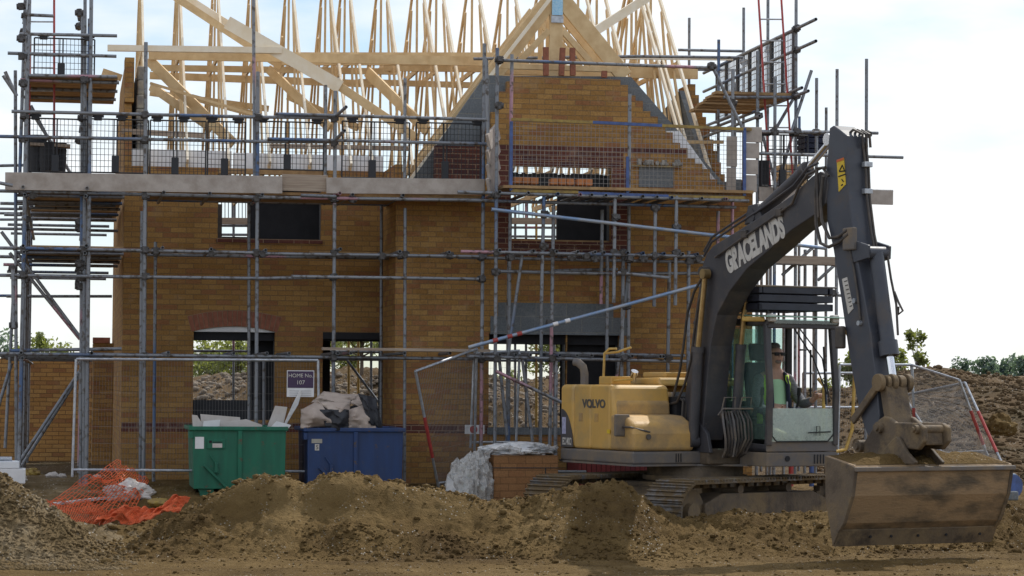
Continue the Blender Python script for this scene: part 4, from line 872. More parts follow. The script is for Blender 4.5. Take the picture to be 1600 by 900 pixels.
# ------------------------------------------------------------------ temporary fences
def heras(label, pts, feet=True, tape=None, mesh=True, M4=None, dens=1.0):
    """pts: four world corners (bottom left, top left, top right, bottom right)"""
    bl, tl, tr, br = [Vector(p) for p in pts]; root = empty('fence_panel', Matrix.Translation(bl), label, 'fence panel', 'temporary mesh fence panels')
    q = [p-bl for p in (bl, tl, tr, br)]; fr = MB(); fr.tube(q[0], q[1], .019, 8).tube(q[1], q[2], .019, 8).tube(q[2], q[3], .019, 8).tube(q[3].lerp(q[2], .06), q[0].lerp(q[1], .06), .019, 8)
    fr.build('frame', M['steel'], root, smooth=True)
    mb = MB(); n = int((q[3]-q[0]).length/.04*dens)
    for i in range(1, n): mb.beam(q[0].lerp(q[3], i/n), q[1].lerp(q[2], i/n), .0018*dens**1.9, .0018*dens**1.9)
    m_ = int((q[1]-q[0]).length/.20)
    for j in range(1, m_): mb.beam(q[0].lerp(q[1], j/m_), q[3].lerp(q[2], j/m_), .0022, .0022)
    mb.build('mesh_panel', M['mesh'], root)
    if tape:
        for e, a, b in tape:
            s, t = ((q[0], q[1]) if e == 0 else (q[3], q[2])); MB().tube(s.lerp(t, a), s.lerp(t, b), .024, 8).build('red_tape', M['redpaint'], root, smooth=True)
    return root
FV = -2.9
def hq(x0, x1, y0, y1, v): return [hw(x0, y1, v), hw(x0, y0, v), hw(x1, y0, v), hw(x1, y1, v)]
heras('straight mesh fence panel left of the green skip, before the house corner', [hw(113, 745, FV), hw(119, 561, FV), hw(497, 563, FV), hw(499, 748, FV)], tape=[(0, .15, .85)] if 0 else None)
heras('leaning mesh panel with red taped post right of the blue skip', [hw(686, 766, FV+.2), hw(649, 580, FV-.5), hw(745, 545, FV+.6), hw(740, 760, FV+.9)], tape=[(0, .28, .62)], dens=1.6)
heras('low mesh panel behind the brick stack, red and white sign on it', [hw(735, 700, FV+.9), hw(741, 552, FV+.9), hw(812, 548, FV+1.0), hw(806, 700, FV+1.0)])
def wq(p): return [W(*a) for a in p]
heras('nearly upright mesh panel right of the cab', wq([(1308, 745, 33.5), (1312, 570, 33.5), (1425, 570, 34.2), (1432, 745, 34.2)]))
heras('tilted mesh panel behind the bucket with a red taped post', wq([(1432, 720, 34.2), (1424, 570, 34.2), (1499, 594, 33.0), (1543, 712, 33.2)]), tape=[(0, .2, .55), (1, .15, .6)], dens=1.3)
heras('rightmost mesh panel leaning over towards the blue barrel', wq([(1470, 708, 33.8), (1412, 618, 34.4), (1508, 598, 33.4), (1592, 782, 32.4)]), tape=[(1, .4, .75)], dens=1.3)
heras('distant mesh fence panel seen right of the cab window', wq([(1255, 640, 36), (1255, 583, 36), (1345, 583, 36.5), (1345, 640, 36.5)]))
def sign(label, px0, px1, py0, py1, v, build):
    a = hw(px0, py1, v); root = empty('sign', HM @ Matrix.Translation(H(px0, py1, v)), label, 'sign'); b = H(px1, py0, v); a = H(px0, py1, v); build(root, b.x-a.x, b.z-a.z)
def text(s, size, mt, parent, loc, rot=(math.pi/2, 0, 0), ext=.002, off=0, align='CENTER', shear=0, name='lettering', sx=1, space=1):
    c = bpy.data.curves.new('t', 'FONT'); c.body = s; c.size = size; c.extrude = ext; c.offset = off; c.align_x = align; c.align_y = 'CENTER'; c.shear = shear; c.space_character = space
    o = bpy.data.objects.new('t', c); col.objects.link(o); dg = bpy.context.evaluated_depsgraph_get(); dg.update()
    me = bpy.data.meshes.new_from_object(o.evaluated_get(dg)); bpy.data.objects.remove(o); me.materials.clear(); me.materials.append(mt)
    q = bpy.data.objects.new(name, me); col.objects.link(q); q.parent = parent
    if isinstance(rot, Matrix): q.matrix_local = Matrix.Translation(loc) @ rot
    else: q.location = loc; q.rotation_euler = rot
    q.scale = (sx, 1, 1) if not isinstance(rot, Matrix) else q.scale
    return q
def home_sign(root, w_, h_):
    MB().box(0, w_, 0, .006, 0, h_).build('sign_board', M['white'], root)
    MB().box(.01, w_-.01, -.004, -.0005, h_*.34, h_-.01).build('sign_field', M['purple'], root)
    text('HOME No.', h_*.20, M['letters'], root, (w_/2, -.007, h_*.80)); text('107', h_*.22, M['letters'], root, (w_/2, -.007, h_*.54))
    mb = MB()
    for i in range(3): mb.box(w_*.1, w_*.9, -.003, -.001, h_*(.06+.08*i), h_*(.07+.08*i))
    mb.build('small_print', M['greyletters'], root)
sign('purple and white house number sign on the fence between the skips', 448, 491, 579, 620, FV-.03, home_sign)
def noentry(root, w_, h_):
    MB().box(0, w_, 0, .006, 0, h_).build('sign_board', M['white'], root)
    MB().prism([(w_*.45+.055*math.cos(a*math.pi/8), h_*.5+.055*math.sin(a*math.pi/8)) for a in range(16)], 1, -.005, -.001).build('red_disc', M['redpaint'], root)
sign('small white sign with a red disc on the low fence', 726, 757, 664, 678, FV+.85, noentry)

# ------------------------------------------------------------------ skips
def skip(label, x0, x1, y0, y1, v, m, sidepx, num=None):
    a = H(x0, y1, v); b = H(x1, y0, v); wd = b.x-a.x; ht = b.z-a.z; root = empty('skip', HM @ Matrix.Translation(a), label, 'skip', 'tipping skips'); D = 1.25
    s = .03; t = .03
    mb = MB(); t0 = .0; k = sidepx
    # tapered open box: outer shell and inner shell
    def shell(o, zb_): return [(-0+o+.12*k, 0+o, zb_), (wd-o, 0+o, zb_), (wd-o, D-o, zb_), (-0+o+.12*k, D-o-.25, zb_)]
    T = [(-.02*k, 0, ht), (wd, 0, ht), (wd, D, ht), (-.02*k, D, ht)]; B = [(.03*k, .0, 0), (wd-.01, .0, 0), (wd-.01, D-.1, 0), (.03*k, D-.1, 0)]
    Ti = [(x+(.04 if x < wd/2 else -.04), y+(.04 if y < .5 else -.04), ht) for x, y, z in T]; Bi = [(x+(.04 if x < wd/2 else -.04), y+(.04 if y < .5 else -.04), .04) for x, y, z in B]
    mb.add(T+B+Ti+Bi, [(4,5,1,0),(5,6,2,1),(6,7,3,2),(7,4,0,3),(7,6,5,4),(0,1,9,8),(1,2,10,9),(2,3,11,10),(3,0,8,11),(8,9,13,12),(9,10,14,13),(10,11,15,14),(11,8,12,15),(12,13,14,15)])
    mb.build('skip_body', M[m], root, bevel=.006)
    rim = MB(); rim.box(-.06, wd+.03, -.035, .02, ht-.01, ht+.045).box(-.06, wd+.03, D-.02, D+.035, ht-.01, ht+.045).box(-.06, -.005, .021, D-.021, ht-.009, ht+.044).box(wd-.02, wd+.03, .021, D-.021, ht-.009, ht+.044); rim.build('rim', M[m], root, bevel=.01)
    MB().box(wd*.48, wd*.48+.055, -.035, 0, .0, ht-.012).build('rib', M[m], root, bevel=.005)
    if k: MB().box(-.055, -.005, -.02, .3, ht*.86, ht-.02).build('rib', M[m], root)
    MB().beam((wd*.12, -.022, ht*.40), (wd*.36, -.022, ht*.03), .03, .05, (0,1,0)).build('latch_bar', M[m], root, bevel=.004)
    MB().beam((wd*.18, -.03, ht*.58), (wd*.24, -.03, ht*.44), .015, .015).box(wd*.23, wd*.265, -.05, -.001, ht*.28, ht*.44).prism([(wd*.21, ht*.26), (wd*.29, ht*.26), (wd*.25, ht*.42)], 1, -.025, -.002).build('latch', M[m], root, bevel=.003)
    MB().box(.1, .28, .05, .95, -.14, 0).box(wd-.3, wd-.1, .05, .95, -.14, 0).build('fork_pocket', M[m], root)
    if num:
        MB().box(wd*.04, wd*.15, -.006, 0, ht*.80, ht*.87).build('placard', mat('worn_label', (.4,.38,.33), .7), root)
        p = MB().box(wd*.075, wd*.12, -.006, 0, ht*.68, ht*.785).build('placard', M['letters'], root); text(num, ht*.10, M['greyletters'], p, (wd*.098, -.008, ht*.73))
    else:
        MB().box(wd*.02, wd*.115, -.006, 0, ht*.68, ht*.88).build('placard', M['white'], root)
        MB().box(wd*.15, wd*.34, -.02, 0, ht*.68, ht*.84).build('data_plate', M[m], root, bevel=.004); MB().box(wd*.205, wd*.31, -.024, -.0205, ht*.70, ht*.77).build('data_plate_label', M['plasterboard'], root)
        MB().beam((wd*.17, -.023, ht*.80), (wd*.20, -.023, ht*.80), .004, .03, (0,0,1)).box(wd*.21, wd*.31, -.023, -.0205, ht*.785, ht*.80).build('embossed_mark', M['dark'], root)
    return root
KV = -3.3
skip('green steel tipping skip filled with plasterboard offcuts', 301, 447, 672, 764, KV, 'green', .5)
skip('dark blue steel tipping skip with crumpled brown paper on top', 480, 630, 674, 768, KV, 'blue', .2, '5')
def sheet_obj(name, label, cat, pxs, v, th, m, tilt=0, group=None):
    pts = [H(x, y, v) for x, y in pxs]; o = MB().prism([(p.x, p.z) for p in pts], 1, v+tilt, v+tilt+th).build(name, M[m], bevel=.002); o.matrix_world = HM; return tag(o, label, cat, group)
sheet_obj('board_offcut', 'pointed pale board offcut at the left end of the green skip', 'board', [(300,648),(308,649),(322,672),(302,680)], KV+.2, .012, 'plasterboard')
sheet_obj('board_offcut', 'wide beige board offcut lying across the green skip', 'board', [(313,647),(375,652),(378,675),(316,676)], KV+.35, .012, 'plasterboard')
sheet_obj('board_offcut', 'small white card in front of the beige board in the green skip', 'board', [(318,658),(344,656),(342,674),(316,674)], KV+.12, .01, 'white')
sheet_obj('board_offcut', 'low grey-beige board offcut right of centre in the green skip', 'board', [(345,660),(385,655),(410,664),(408,678),(343,678)], KV+.25, .012, 'plasterboard')
sheet_obj('board_offcut', 'upright pale board leaning at the right end of the green skip', 'board', [(430,634),(449,636),(440,676),(414,676)], KV+.35, .012, 'plasterboard')
sheet_obj('board_offcut', 'bright white board resting on the skip rim beneath the upright board', 'board', [(432,658),(455,664),(446,676),(415,676)], KV+.10, .012, 'white')
sheet_obj('plastic_strip', 'bent pale green plastic strip sticking up between the skips', 'strip', [(468,610),(472,612),(466,632),(447,664),(444,662),(458,630)], KV+.3, .01, 'sheet')
# crumpled paper: displaced rolled sheets
def crumple(name, label, cat, c, size, m, seed, sub=60, amp=.12, fl=1.0, kind=None, par=None):
    rngx = np.random.default_rng(seed); n = sub; uu, vv = np.meshgrid(np.linspace(0, 2*np.pi, n*2), np.linspace(.02, np.pi-.02, n))
    d = np.stack([np.cos(uu)*np.sin(vv), np.sin(uu)*np.sin(vv), np.cos(vv)], -1)
    q = d.reshape(-1, 3); zs = .35 if m == 'wrap' else 1; fr = 2.0 if m == 'wrap' else 1
    s = np.array([noise.fractal(Vector((p[0], p[1], p[2]*zs))*1.3*fr+Vector((seed*3.1, seed, 0)), .8, 2.0, 4) for p in q]); rg = np.array([abs(noise.noise(Vector((p[0], p[1], p[2]*zs))*2.6*fr+Vector((seed, 7, seed)))) for p in q])
    rr = 1+amp*1.6*s-amp*2.2*rg; P = q*rr[:, None]*np.array(size)
    P[:, 2] = np.maximum(P[:, 2], -size[2]*.6)
    f = [(j*2*n+i, j*2*n+(i+1) % (2*n), (j+1)*2*n+(i+1) % (2*n), (j+1)*2*n+i) for j in range(n-1) for i in range(2*n)]
    mb = MB(); mb.v = [tuple(p) for p in P]; mb.f = f; o = mb.build(name, M[m], par, smooth=True); 
    if par is None: o.matrix_world = Matrix.Translation(c) @ Matrix.Rotation(A, 4, 'Z'); tag(o, label, cat)
    else: o.location = c
    return o
crumple('paper_hollow_shade', 'black lump painting the shaded hollow inside the paper heap on the blue skip', 'paper', hw(532, 658, KV+.6), (.44,.30,.24), 'blackplastic', 3, amp=.2)  # black colour stands in for the shade inside the paper heap
def sheetfold(name, label, cat, prof, v0, v1, m, wob=.03, par=None):
    """a curled sheet: profile in house (u,z) given by pixels, run in depth"""
    n = 10; P = [H(x, y, v0) for x, y in prof]; mb = MB(); vs = []; fs_ = []
    for i, p in enumerate(P):
        for j in range(n+1):
            t = j/n; k = noise.noise(Vector((p.x*3, t*4, p.z*3)))*wob; vs.append((p.x+k, lerp(v0, v1, t)+k, p.z+k-abs(t-.3)*.08))
    for i in range(len(P)-1):
        for j in range(n): fs_.append((i*(n+1)+j, i*(n+1)+j+1, (i+1)*(n+1)+j+1, (i+1)*(n+1)+j))
    mb.add(vs, fs_); o = mb.build(name, M[m], smooth=True); s_ = o.modifiers.new('thick', 'SOLIDIFY'); s_.thickness = .006; o.matrix_world = HM; return tag(o, label, cat)
def patch(root, c, m, bul=.06, sd=0, n=16):
    P = [H(x, y, KV+v) for x, y, v in c]; mb = MB(); vs = []
    for i in range(n+1):
        for j in range(n+1):
            a, b = i/n, j/n; p = P[0].lerp(P[1], a).lerp(P[3].lerp(P[2], a), b); k = noise.fractal(Vector((a*2.2+sd, b*2.2, sd*2)), .7, 2, 4)
            vs.append((p.x+k*.012, p.y-bul*math.sin(a*math.pi)*math.sin(b*math.pi)*2+k*.045+.05*abs(math.sin(a*5+b*2.4+sd)), p.z+k*.012))
    mb.add(vs, [(i*(n+1)+j, i*(n+1)+j+1, (i+1)*(n+1)+j+1, (i+1)*(n+1)+j) for i in range(n) for j in range(n)])
    o = mb.build('fold_or_hollow', M[m], root, smooth=True); q = o.modifiers.new('s', 'SOLIDIFY'); q.thickness = .008
pp = empty('paper_sheet', HM, 'large brown packing paper sheet folded over itself on the blue skip', 'paper')
patch(pp, ((486,629,.25),(505,612,.4),(562,616,.4),(545,630,.15)), 'paper', .05, 1)
patch(pp, ((545,630,.15),(562,616,.4),(592,634,.4),(575,640,.15)), 'paper', .05, 2)
patch(pp, ((470,640,.1),(498,626,.1),(534,668,.0),(470,668,.0)), 'paper', .10, 3)
patch(pp, ((538,642,.05),(578,630,.1),(590,673,.0),(545,673,.0)), 'paper', .05, 4)
patch(pp, ((500,628,.12),(548,628,.15),(548,646,.08),(520,650,.05)), 'paper', .06, 5)
bsh = empty('black_sheet_and_hollow', HM, 'black plastic sheet poking out of the right side of the blue skip heap, with a black patch painting the shaded hollow', 'plastic sheet')
patch(bsh, ((560,614,.06),(588,622,.2),(599,673,.1),(577,660,-.02)), 'blackplastic', .04, 7)
patch(bsh, ((500,640,-.05),(546,640,-.03),(546,673,-.04),(512,673,-.05)), 'blackplastic', .02, 8)  # black patch paints the shade of the hollow mid-heap

# ------------------------------------------------------------------ brick pack, sand bags, orange mesh
bp_ = empty('brick_pack', HM @ Matrix.Translation(H(768, 778, -4.3)), 'strapped pack of orange-brown bricks under torn white polythene', 'bricks')
wd = H(872, 778, -4.3).x-H(768, 778, -4.3).x; ht = H(820, 712, -4.3).z-H(820, 778, -4.3).z
MB().box(.03, wd, 0, .75, -.2, ht).build('bricks', M['packbrick'], bp_, bevel=.008)
MB().box(-.0, wd+.004, -.006, -.002, ht*.70, ht*.72).box(wd*.8, wd*.815, -.007, -.001, -.1, ht*.7).build('strap', M['blackplastic'], bp_)
def drape():
    p0 = H(768, 712, -4.3); nx, ny = 60, 40; vs = []; f = []
    for i in range(nx+1):
        t = i/nx
        for j in range(ny+1):
            s = j/ny
            if t < .5:   # falls down the left side to the ground
                a = t/.5; x = -.52*(1-a)**1.2+.0; z = -.05+(ht+.07)*(a**.55)
            else: a = (t-.5)/.5; x = a*wd*.98; z = ht+.03
            y = -.06+s*.85
            k = noise.fractal(Vector((x*5, y*3, z*3)), .7, 2, 4)
            r_ = abs(noise.noise(Vector((x*9, y*5+z*1.0, 3))))
            z2 = z+(k*.07+.05 if t >= .45 else k*.03)+r_*.05; x2 = x+k*.09+(r_*.07 if t < .5 else 0)
            yy = y - (.06*r_ if t < .5 else 0)
            if t >= .5: z2 = max(z2, ht+.006)
            vs.append((x2, yy, z2))
    for i in range(nx):
        for j in range(ny): f.append((i*(ny+1)+j, i*(ny+1)+j+1, (i+1)*(ny+1)+j+1, (i+1)*(ny+1)+j))
    return MB().add(vs, f)
o = drape().build('polythene_wrap', M['wrap'], bp_, smooth=True)
crumple('polythene_wrap', '', '', (-.22, .15, .10), (.34,.34,.50), 'wrap', 61, sub=40, amp=.12, par=bp_)
crumple('polythene_wrap', '', '', (-.36, .05, -.08), (.24,.25,.26), 'wrap', 62, sub=30, amp=.13, par=bp_)
crumple('polythene_wrap', '', '', (.42, .35, ht+.06), (.52,.36,.11), 'sheet', 63, sub=40, amp=.13, par=bp_)
sheet_obj('plastic_bag', 'torn white and green bag lying at the foot of the brick pack', 'bag', [(697,768),(700,744),(708,752),(715,768)], -4.35, .04, 'sheet')
st = empty('brick_stack', HM @ Matrix.Translation(H(905, 748, -2.3)), 'low stack of dark red bricks seen below the excavator body', 'bricks')
MB().box(0, 1.6, 0, .8, -.3, H(905, 720, -2.3).z-H(905, 748, -2.3).z+.1).build('bricks', M['redstack'], st)
for k, (y, rr) in enumerate(((738, .028), (746, .03), (753, .028))):
    o = MB().tube(H(868, y, -3.2), H(915, y, -3.1), rr, 10, hollow=True).build('pipe', M['steel'], smooth=True); o.matrix_world = HM; tag(o, 'short grey pipe lying in the small pile beside the brick pack', 'pipe', 'grey pipes in the pile beside the brick pack')
o = MB().box(0, .38, 0, .4, 0, .2).build('white_block', M['white'], bevel=.01)
wbk = empty('block_stack', HM @ Matrix.Translation(H(-6, 756, -2.4)), 'white blocks stacked at the left edge with pipes on top', 'blocks')
o.parent = wbk; o.matrix_parent_inverse = Matrix()
MB().box(-.1, .30, 0, .4, .202, .30).build('white_block', M['insul'], wbk, bevel=.01)
tb(wbk, 'pipe', (-.1, .1, .33), (.2, .1, .33), .03, 'steel')
# orange netting: a lattice draped over bag
def net(label, fn, nu, nv, r=.006, name='orange_netting'):
    mb = MB(); P = [[fn(i/nu, j/nv) for j in range(nv+1)] for i in range(nu+1)]
    for i in range(nu+1):
        for j in range(nv+1):
            if i < nu: mb.beam(P[i][j], P[i+1][j], r*1.8, r)
            if j < nv: mb.beam(P[i][j], P[i][j+1], r*1.8, r)
    o = mb.build(name, M['orange']); return tag(o, label, 'netting', 'orange barrier netting')
def bil(c, i, j, sag=0, sd=0):
    a, b, c_, d = c; p = a.lerp(b, j).lerp(d.lerp(c_, j), i); k = noise.fractal(Vector((i*3+sd, j*3, sd)), .7, 2, 3)
    return p+Vector((k*.05, -abs(k)*.12, k*.09))
q1 = wq([(62, 792, 31.2), (183, 718, 31.9), (232, 752, 32.0), (205, 806, 31.0)])
net('sloping orange barrier netting pulled up to a peak left of the post', lambda i, j: bil([q1[0], q1[1], q1[2], q1[3]], j, i, sd=1), 22, 20)
q2 = wq([(70, 815, 30.2), (66, 782, 31.0), (205, 800, 31.0), (170, 818, 30.0)])
net('flat tangled orange netting on the ground at the far left', lambda i, j: bil(q2, i, j, sd=4), 34, 14)
q3 = wq([(140, 822, 29.6), (180, 800, 30.2), (296, 782, 31.0), (280, 800, 30.2)])
net('dense folded orange netting running to the skip foot', lambda i, j: bil(q3, i, j, sd=9)+Vector((0, 0, .05*math.sin(i*9)+.05*noise.noise(Vector((i*14, j*8, 2))))), 60, 22, .009)
crumple('sand_bag', 'white flecked sack lying under the orange netting', 'sack', W(195, 770, 31.4)+Vector((0, .35, -.04)), (.33,.25,.18), 'plasterboard', 8, sub=30, amp=.18)
crumple('rubble_sack', 'small yellow-green sack beside the foot of the green skip', 'sack', W(248, 787, 31.4), (.16,.14,.08), 'yellowpaint', 9, sub=16, amp=.15)
crumple('rubble_sack', 'yellow bag scrap on the ground by the left brick wall', 'sack', W(50, 738, 34.5), (.12,.1,.07), 'yellowpaint', 12, sub=14, amp=.2)
o = MB().beam(W(60, 790, 31.2), W(165, 778, 31.6), .12, .03).build('metal_strip', M['sheet']); tag(o, 'grey strip lying under the left end of the netting', 'strip')
random.seed(21)
for i, (x, y, s, lab) in enumerate(((82, 743, .07, 'round pale stone by the garage wall'), (97, 744, .05, 'flat pale scrap right of the round stone'), (58, 770, .06, 'white scrap lying near the block stack'), (120, 772, .05, 'small stone below the left wall'), (30, 748, .09, 'crumpled white plastic beside the left post'), (150, 746, .06, 'pale brick end by the second post'))):
    crumple('debris_scrap', lab, 'debris', W(x, y, 33.8), (s*1.4, s, s*.7), 'plasterboard', 30+i, sub=10, amp=.2)
bar = empty('blue_barrel', Matrix.Translation(W(1564, 776, 31.8)), 'blue plastic barrel lying at the right edge behind the bucket', 'barrel')
MB().tube((-.1,0,.15), (.12,-.25,.15), .17, 20).build('barrel_body', mat('blue_barrel_plastic', (.04,.09,.18), .5), bar, bevel=.02, smooth=True); MB().tube((.12,-.252,.15), (.125,-.26,.15), .15, 20).build('barrel_lid', M['bluepaint'], bar)
o = MB().box(0, .3, 0, .3, 0, .12).build('concrete_foot', M['block'], bevel=.02); o.matrix_world = Matrix.Translation(W(1556, 782, 31.4)); tag(o, 'pale fence foot block below the blue barrel', 'fence foot')
crumple('boulder', 'large orange-brown boulder on the spoil right of the fence', 'boulder', W(1562, 668, 36.5), (.24,.3,.2), 'soil', 15, sub=20, amp=.15)
for x in (1238, 1262, 1284, 1218): pass
for x0, m_, lab in ((1236, 'redpaint', 'red and white post end seen under the cab left of the gap centre'), (1268, 'bluepaint', 'blue post end seen under the right part of the cab')):
    o = MB().tube(W(x0, 760, 33), W(x0, 715, 33), .035, 10).build('marker_post', M[m_], smooth=True); tag(o, lab, 'post')

# ------------------------------------------------------------------ trees
def tree(label, p, h, w_, n, seed, m='leaf', ls=.12, trunk=True, group='trees behind the site', gap=.0, name='leafy_tree'):
    rngx = np.random.default_rng(seed); root = empty(name, Matrix.Translation(p), label, 'tree', group)
    cl = []
    for i in range(14):
        a = rngx.uniform(0, 6.28); rr = w_*.5*rngx.uniform(.1, .85)*(1.0); cl.append((rr*math.cos(a), rr*math.sin(a), h*rngx.uniform(.38, .9), w_*rngx.uniform(.12, .26)))
    cl = np.array(cl); k = rngx.integers(0, len(cl), n); d = rngx.normal(size=(n, 3)); d /= np.linalg.norm(d, axis=1)[:, None]; rad = rngx.random(n)**.45
    P = cl[k, :3]+d*(rad*cl[k, 3])[:, None]*np.array([1, 1, 1.1])
    e1 = rngx.normal(size=(n, 3)); e1 /= np.linalg.norm(e1, axis=1)[:, None]; e2 = np.cross(e1, rngx.normal(size=(n, 3))); e2 /= np.linalg.norm(e2, axis=1)[:, None]
    s = (ls*rngx.uniform(.5, 1.2, n))[:, None]; V = np.stack([P-e1*s, P+e2*s*.5, P+e1*s, P-e2*s*.5], 1).reshape(-1, 3)
    mb = MB(); mb.v = [tuple(v) for v in V]; mb.f = [(4*i, 4*i+1, 4*i+2, 4*i+3) for i in range(n)]
    me = bpy.data.meshes.new('crown'); me.from_pydata(mb.v, [], mb.f); me.materials.append(M[m]); o = bpy.data.objects.new('crown', me); col.objects.link(o); o.parent = root
    t = MB(); t.tube((0,0,-.5), (0,0,h*.45), w_*.035, 8, r2=w_*.02)
    for c in cl: t.tube((0,0,h*.3), tuple(c[:3]), w_*.014, 6, r2=w_*.004)
    t.build('trunk', M['bark'], root, smooth=True)
for i, (px, py, D, h, w_, n, m, ls, lab) in enumerate((
    (1405, 600, 72, 1.45, .9, 420, 'leaf', .09, 'small bush just right of the stick above the fence'), (1432, 600, 70, 1.7, .8, 480, 'leaf', .09, 'taller thin bush right of the first one above the fence'),
    (1345, 600, 74, 1.9, 1.6, 900, 'leaf', .1, 'bush seen between the cab and the stick'), (1325, 600, 78, 1.6, 1.6, 700, 'leaf', .1, 'bush just right of the cab pillar'),
    (1502, 600, 260, 4.2, 3.2, 900, 'leaf_hazy', .25, 'small round far tree left of the far tree clump'), (1548, 600, 250, 4.2, 3.6, 1100, 'leaf_hazy', .28, 'far tree tinted blue for haze at the left of the clump'), (1572, 600, 260, 4.0, 3.8, 1100, 'leaf_hazy', .28, 'far tree tinted blue for haze at the right of the clump'), (1600, 600, 240, 4.3, 3.4, 900, 'leaf_hazy', .26, 'far tree cut by the right edge'),
    (10, 605, 120, 3.5, 2.4, 900, 'leaf_hazy', .14, 'tree tinted blue for haze at the far left edge'), (52, 605, 110, 3.4, 2.0, 1000, 'leaf', .14, 'tree behind the left post'), (82, 605, 112, 2.8, 1.6, 800, 'leaf', .13, 'low tree right of the left post'),
    (352, 605, 64, 1.9, 1.9, 1500, 'leaf', .08, 'bush seen through the arched window'), (325, 605, 66, 1.7, 1.6, 1200, 'leaf', .08, 'bush at the left inside the arched window view'), (375, 605, 62, 1.4, 1.2, 900, 'leaf', .07, 'low bush at the right inside the arched window view'),
    (565, 605, 60, 1.8, 1.8, 1500, 'leaf', .08, 'bush seen through the window above the blue skip'), (535, 605, 62, 1.5, 1.2, 900, 'leaf', .08, 'smaller bush left of it in the same window'), (868, 605, 62, 1.8, 1.4, 1400, 'leaf', .08, 'bush seen through the gable bay opening'), (790, 605, 64, 1.0, 1.5, 900, 'leaf', .07, 'low scrub seen at the left of the gable bay opening'))):
    p = W(px, py, D); p.z = gz(p.x, D)-.1 if D < 94 else -.1
    h2 = h if D < 94 else h+.6
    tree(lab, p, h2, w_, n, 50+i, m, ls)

# ------------------------------------------------------------------ excavator
HEAD = R(-63)
XM = Matrix.Translation((2.38, 31.0, -.45)) @ Matrix.Rotation(HEAD, 4, 'Z'); XI = XM.inverted()
def X(px, py, y): return in_frame(XI, 1, px, py, y)
def XF(px, py, x): return in_frame(XI, 0, px, py, x)
ex = empty('excavator', XM, 'muddy yellow and dark grey tracked excavator with white lettering on its boom', 'excavator')
MB_ = MB
# tracks (undercarriage slewed against the body)
TA = R(47)-HEAD   # direction of the tracks in the body's frame
UM = Matrix.Rotation(TA, 4, 'Z')
def track(side):
    y0 = side*.99; zc = .40; rr = .36; hl = 1.50
    def pos(s):   # s: 0..1 along the loop, returns x,z,angle
        Ls = 2*hl; Lc = math.pi*rr; T = 2*Ls+2*Lc; d = s*T
        if d < Ls: return -hl+d, zc+rr, 0
        d -= Ls
        if d < Lc: a = d/rr; return hl+rr*math.sin(a), zc+rr*math.cos(a), -a
        d -= Lc
        if d < Ls: return hl-d, zc-rr, math.pi
        d -= Ls; a = d/rr; return -hl-rr*math.sin(a), zc-rr*math.cos(a), math.pi-a
    root = MB(); n = 46
    for i in range(n):
        x, z, a = pos(i/n); Mx = Matrix.Translation((x, y0, z)) @ Matrix.Rotation(-a, 4, 'Y')
        b = MB().box(-.088, .088, -.30, .30, -.01, .015)
        for gx in (-.07, -.005, .06): b.box(gx, gx+.018, -.30, .30, .015, .042)
        b.box(-.06, .06, -.10, .10, -.07, -.01)
        root.add([Mx @ Vector(v) for v in b.v], b.f)
    t = MB(); t.v = [tuple(UM @ Vector(v)) for v in root.v]; t.f = root.f
    tr = t.build('track', M['track'], ex)
    def sub(mb, name, m, bevel=0, smooth=False):
        mb.v = [tuple(UM @ Vector(v)) for v in mb.v]; return mb.build(name, M[m], tr, bevel=bevel, smooth=smooth)
    fr = MB(); fr.prism([(-1.25, .26), (-1.1, .16), (1.1, .16), (1.35, .3), (1.35, .48), (1.0, .60), (-.9, .62), (-1.25, .5)], 1, y0-.17, y0+.17)
    fr.prism([(-.5, .18), (.5, .18), (.42, .30), (-.42, .30)], 1, y0-.22, y0+.22); sub(fr, 'track_frame', 'mudsteel', .015)
    for i in range(7): sub(MB().tube((-1.05+i*.35, y0-.16, .17), (-1.05+i*.35, y0+.16, .17), .09, 14), 'roller', 'mudsteel', smooth=True)
    for i in (-.5, .5): sub(MB().tube((i, y0-.14, .66), (i, y0+.14, .66), .06, 12), 'roller', 'mudsteel', smooth=True)
    sub(MB().tube((-1.5, y0-.12, .40), (-1.5, y0+.12, .40), .30, 20).tube((-1.5, y0-.2, .40), (-1.5, y0+.2, .40), .12, 14), 'idler', 'mudsteel', smooth=True)
    sp = MB(); pts = []
    for i in range(42):
        a = i/42*2*math.pi; q = .33 if i % 2 else .28; pts.append((1.5+q*math.cos(a), .40+q*math.sin(a)))
    sp.prism(pts, 1, y0-.05, y0+.05); sp.tube((1.5, y0-.2, .40), (1.5, y0+.2, .40), .17, 18); sub(sp, 'sprocket', 'mudsteel')
for s in (-1, 1): track(s)
u = MB(); u.box(-.75, .75, -.72, .72, .50, .72); u.prism([(-1.0, .45), (1.0, .45), (.8, .66), (-.8, .66)], 1, -.5, .5); u.prism([(-.85, .42), (.85, .42), (.6, .64), (-.6, .64)], 0, -.35, .35); u.v = [tuple(UM @ Vector(v)) for v in u.v]; u.build('car_body', M['mudsteel'], ex, bevel=.02)
MB().tube((0,0,.70), (0,0,.93), .62, 36).tube((0,0,.74), (0,0,.80), .68, 36).build('slew_ring', M['mudsteel'], ex, smooth=True)
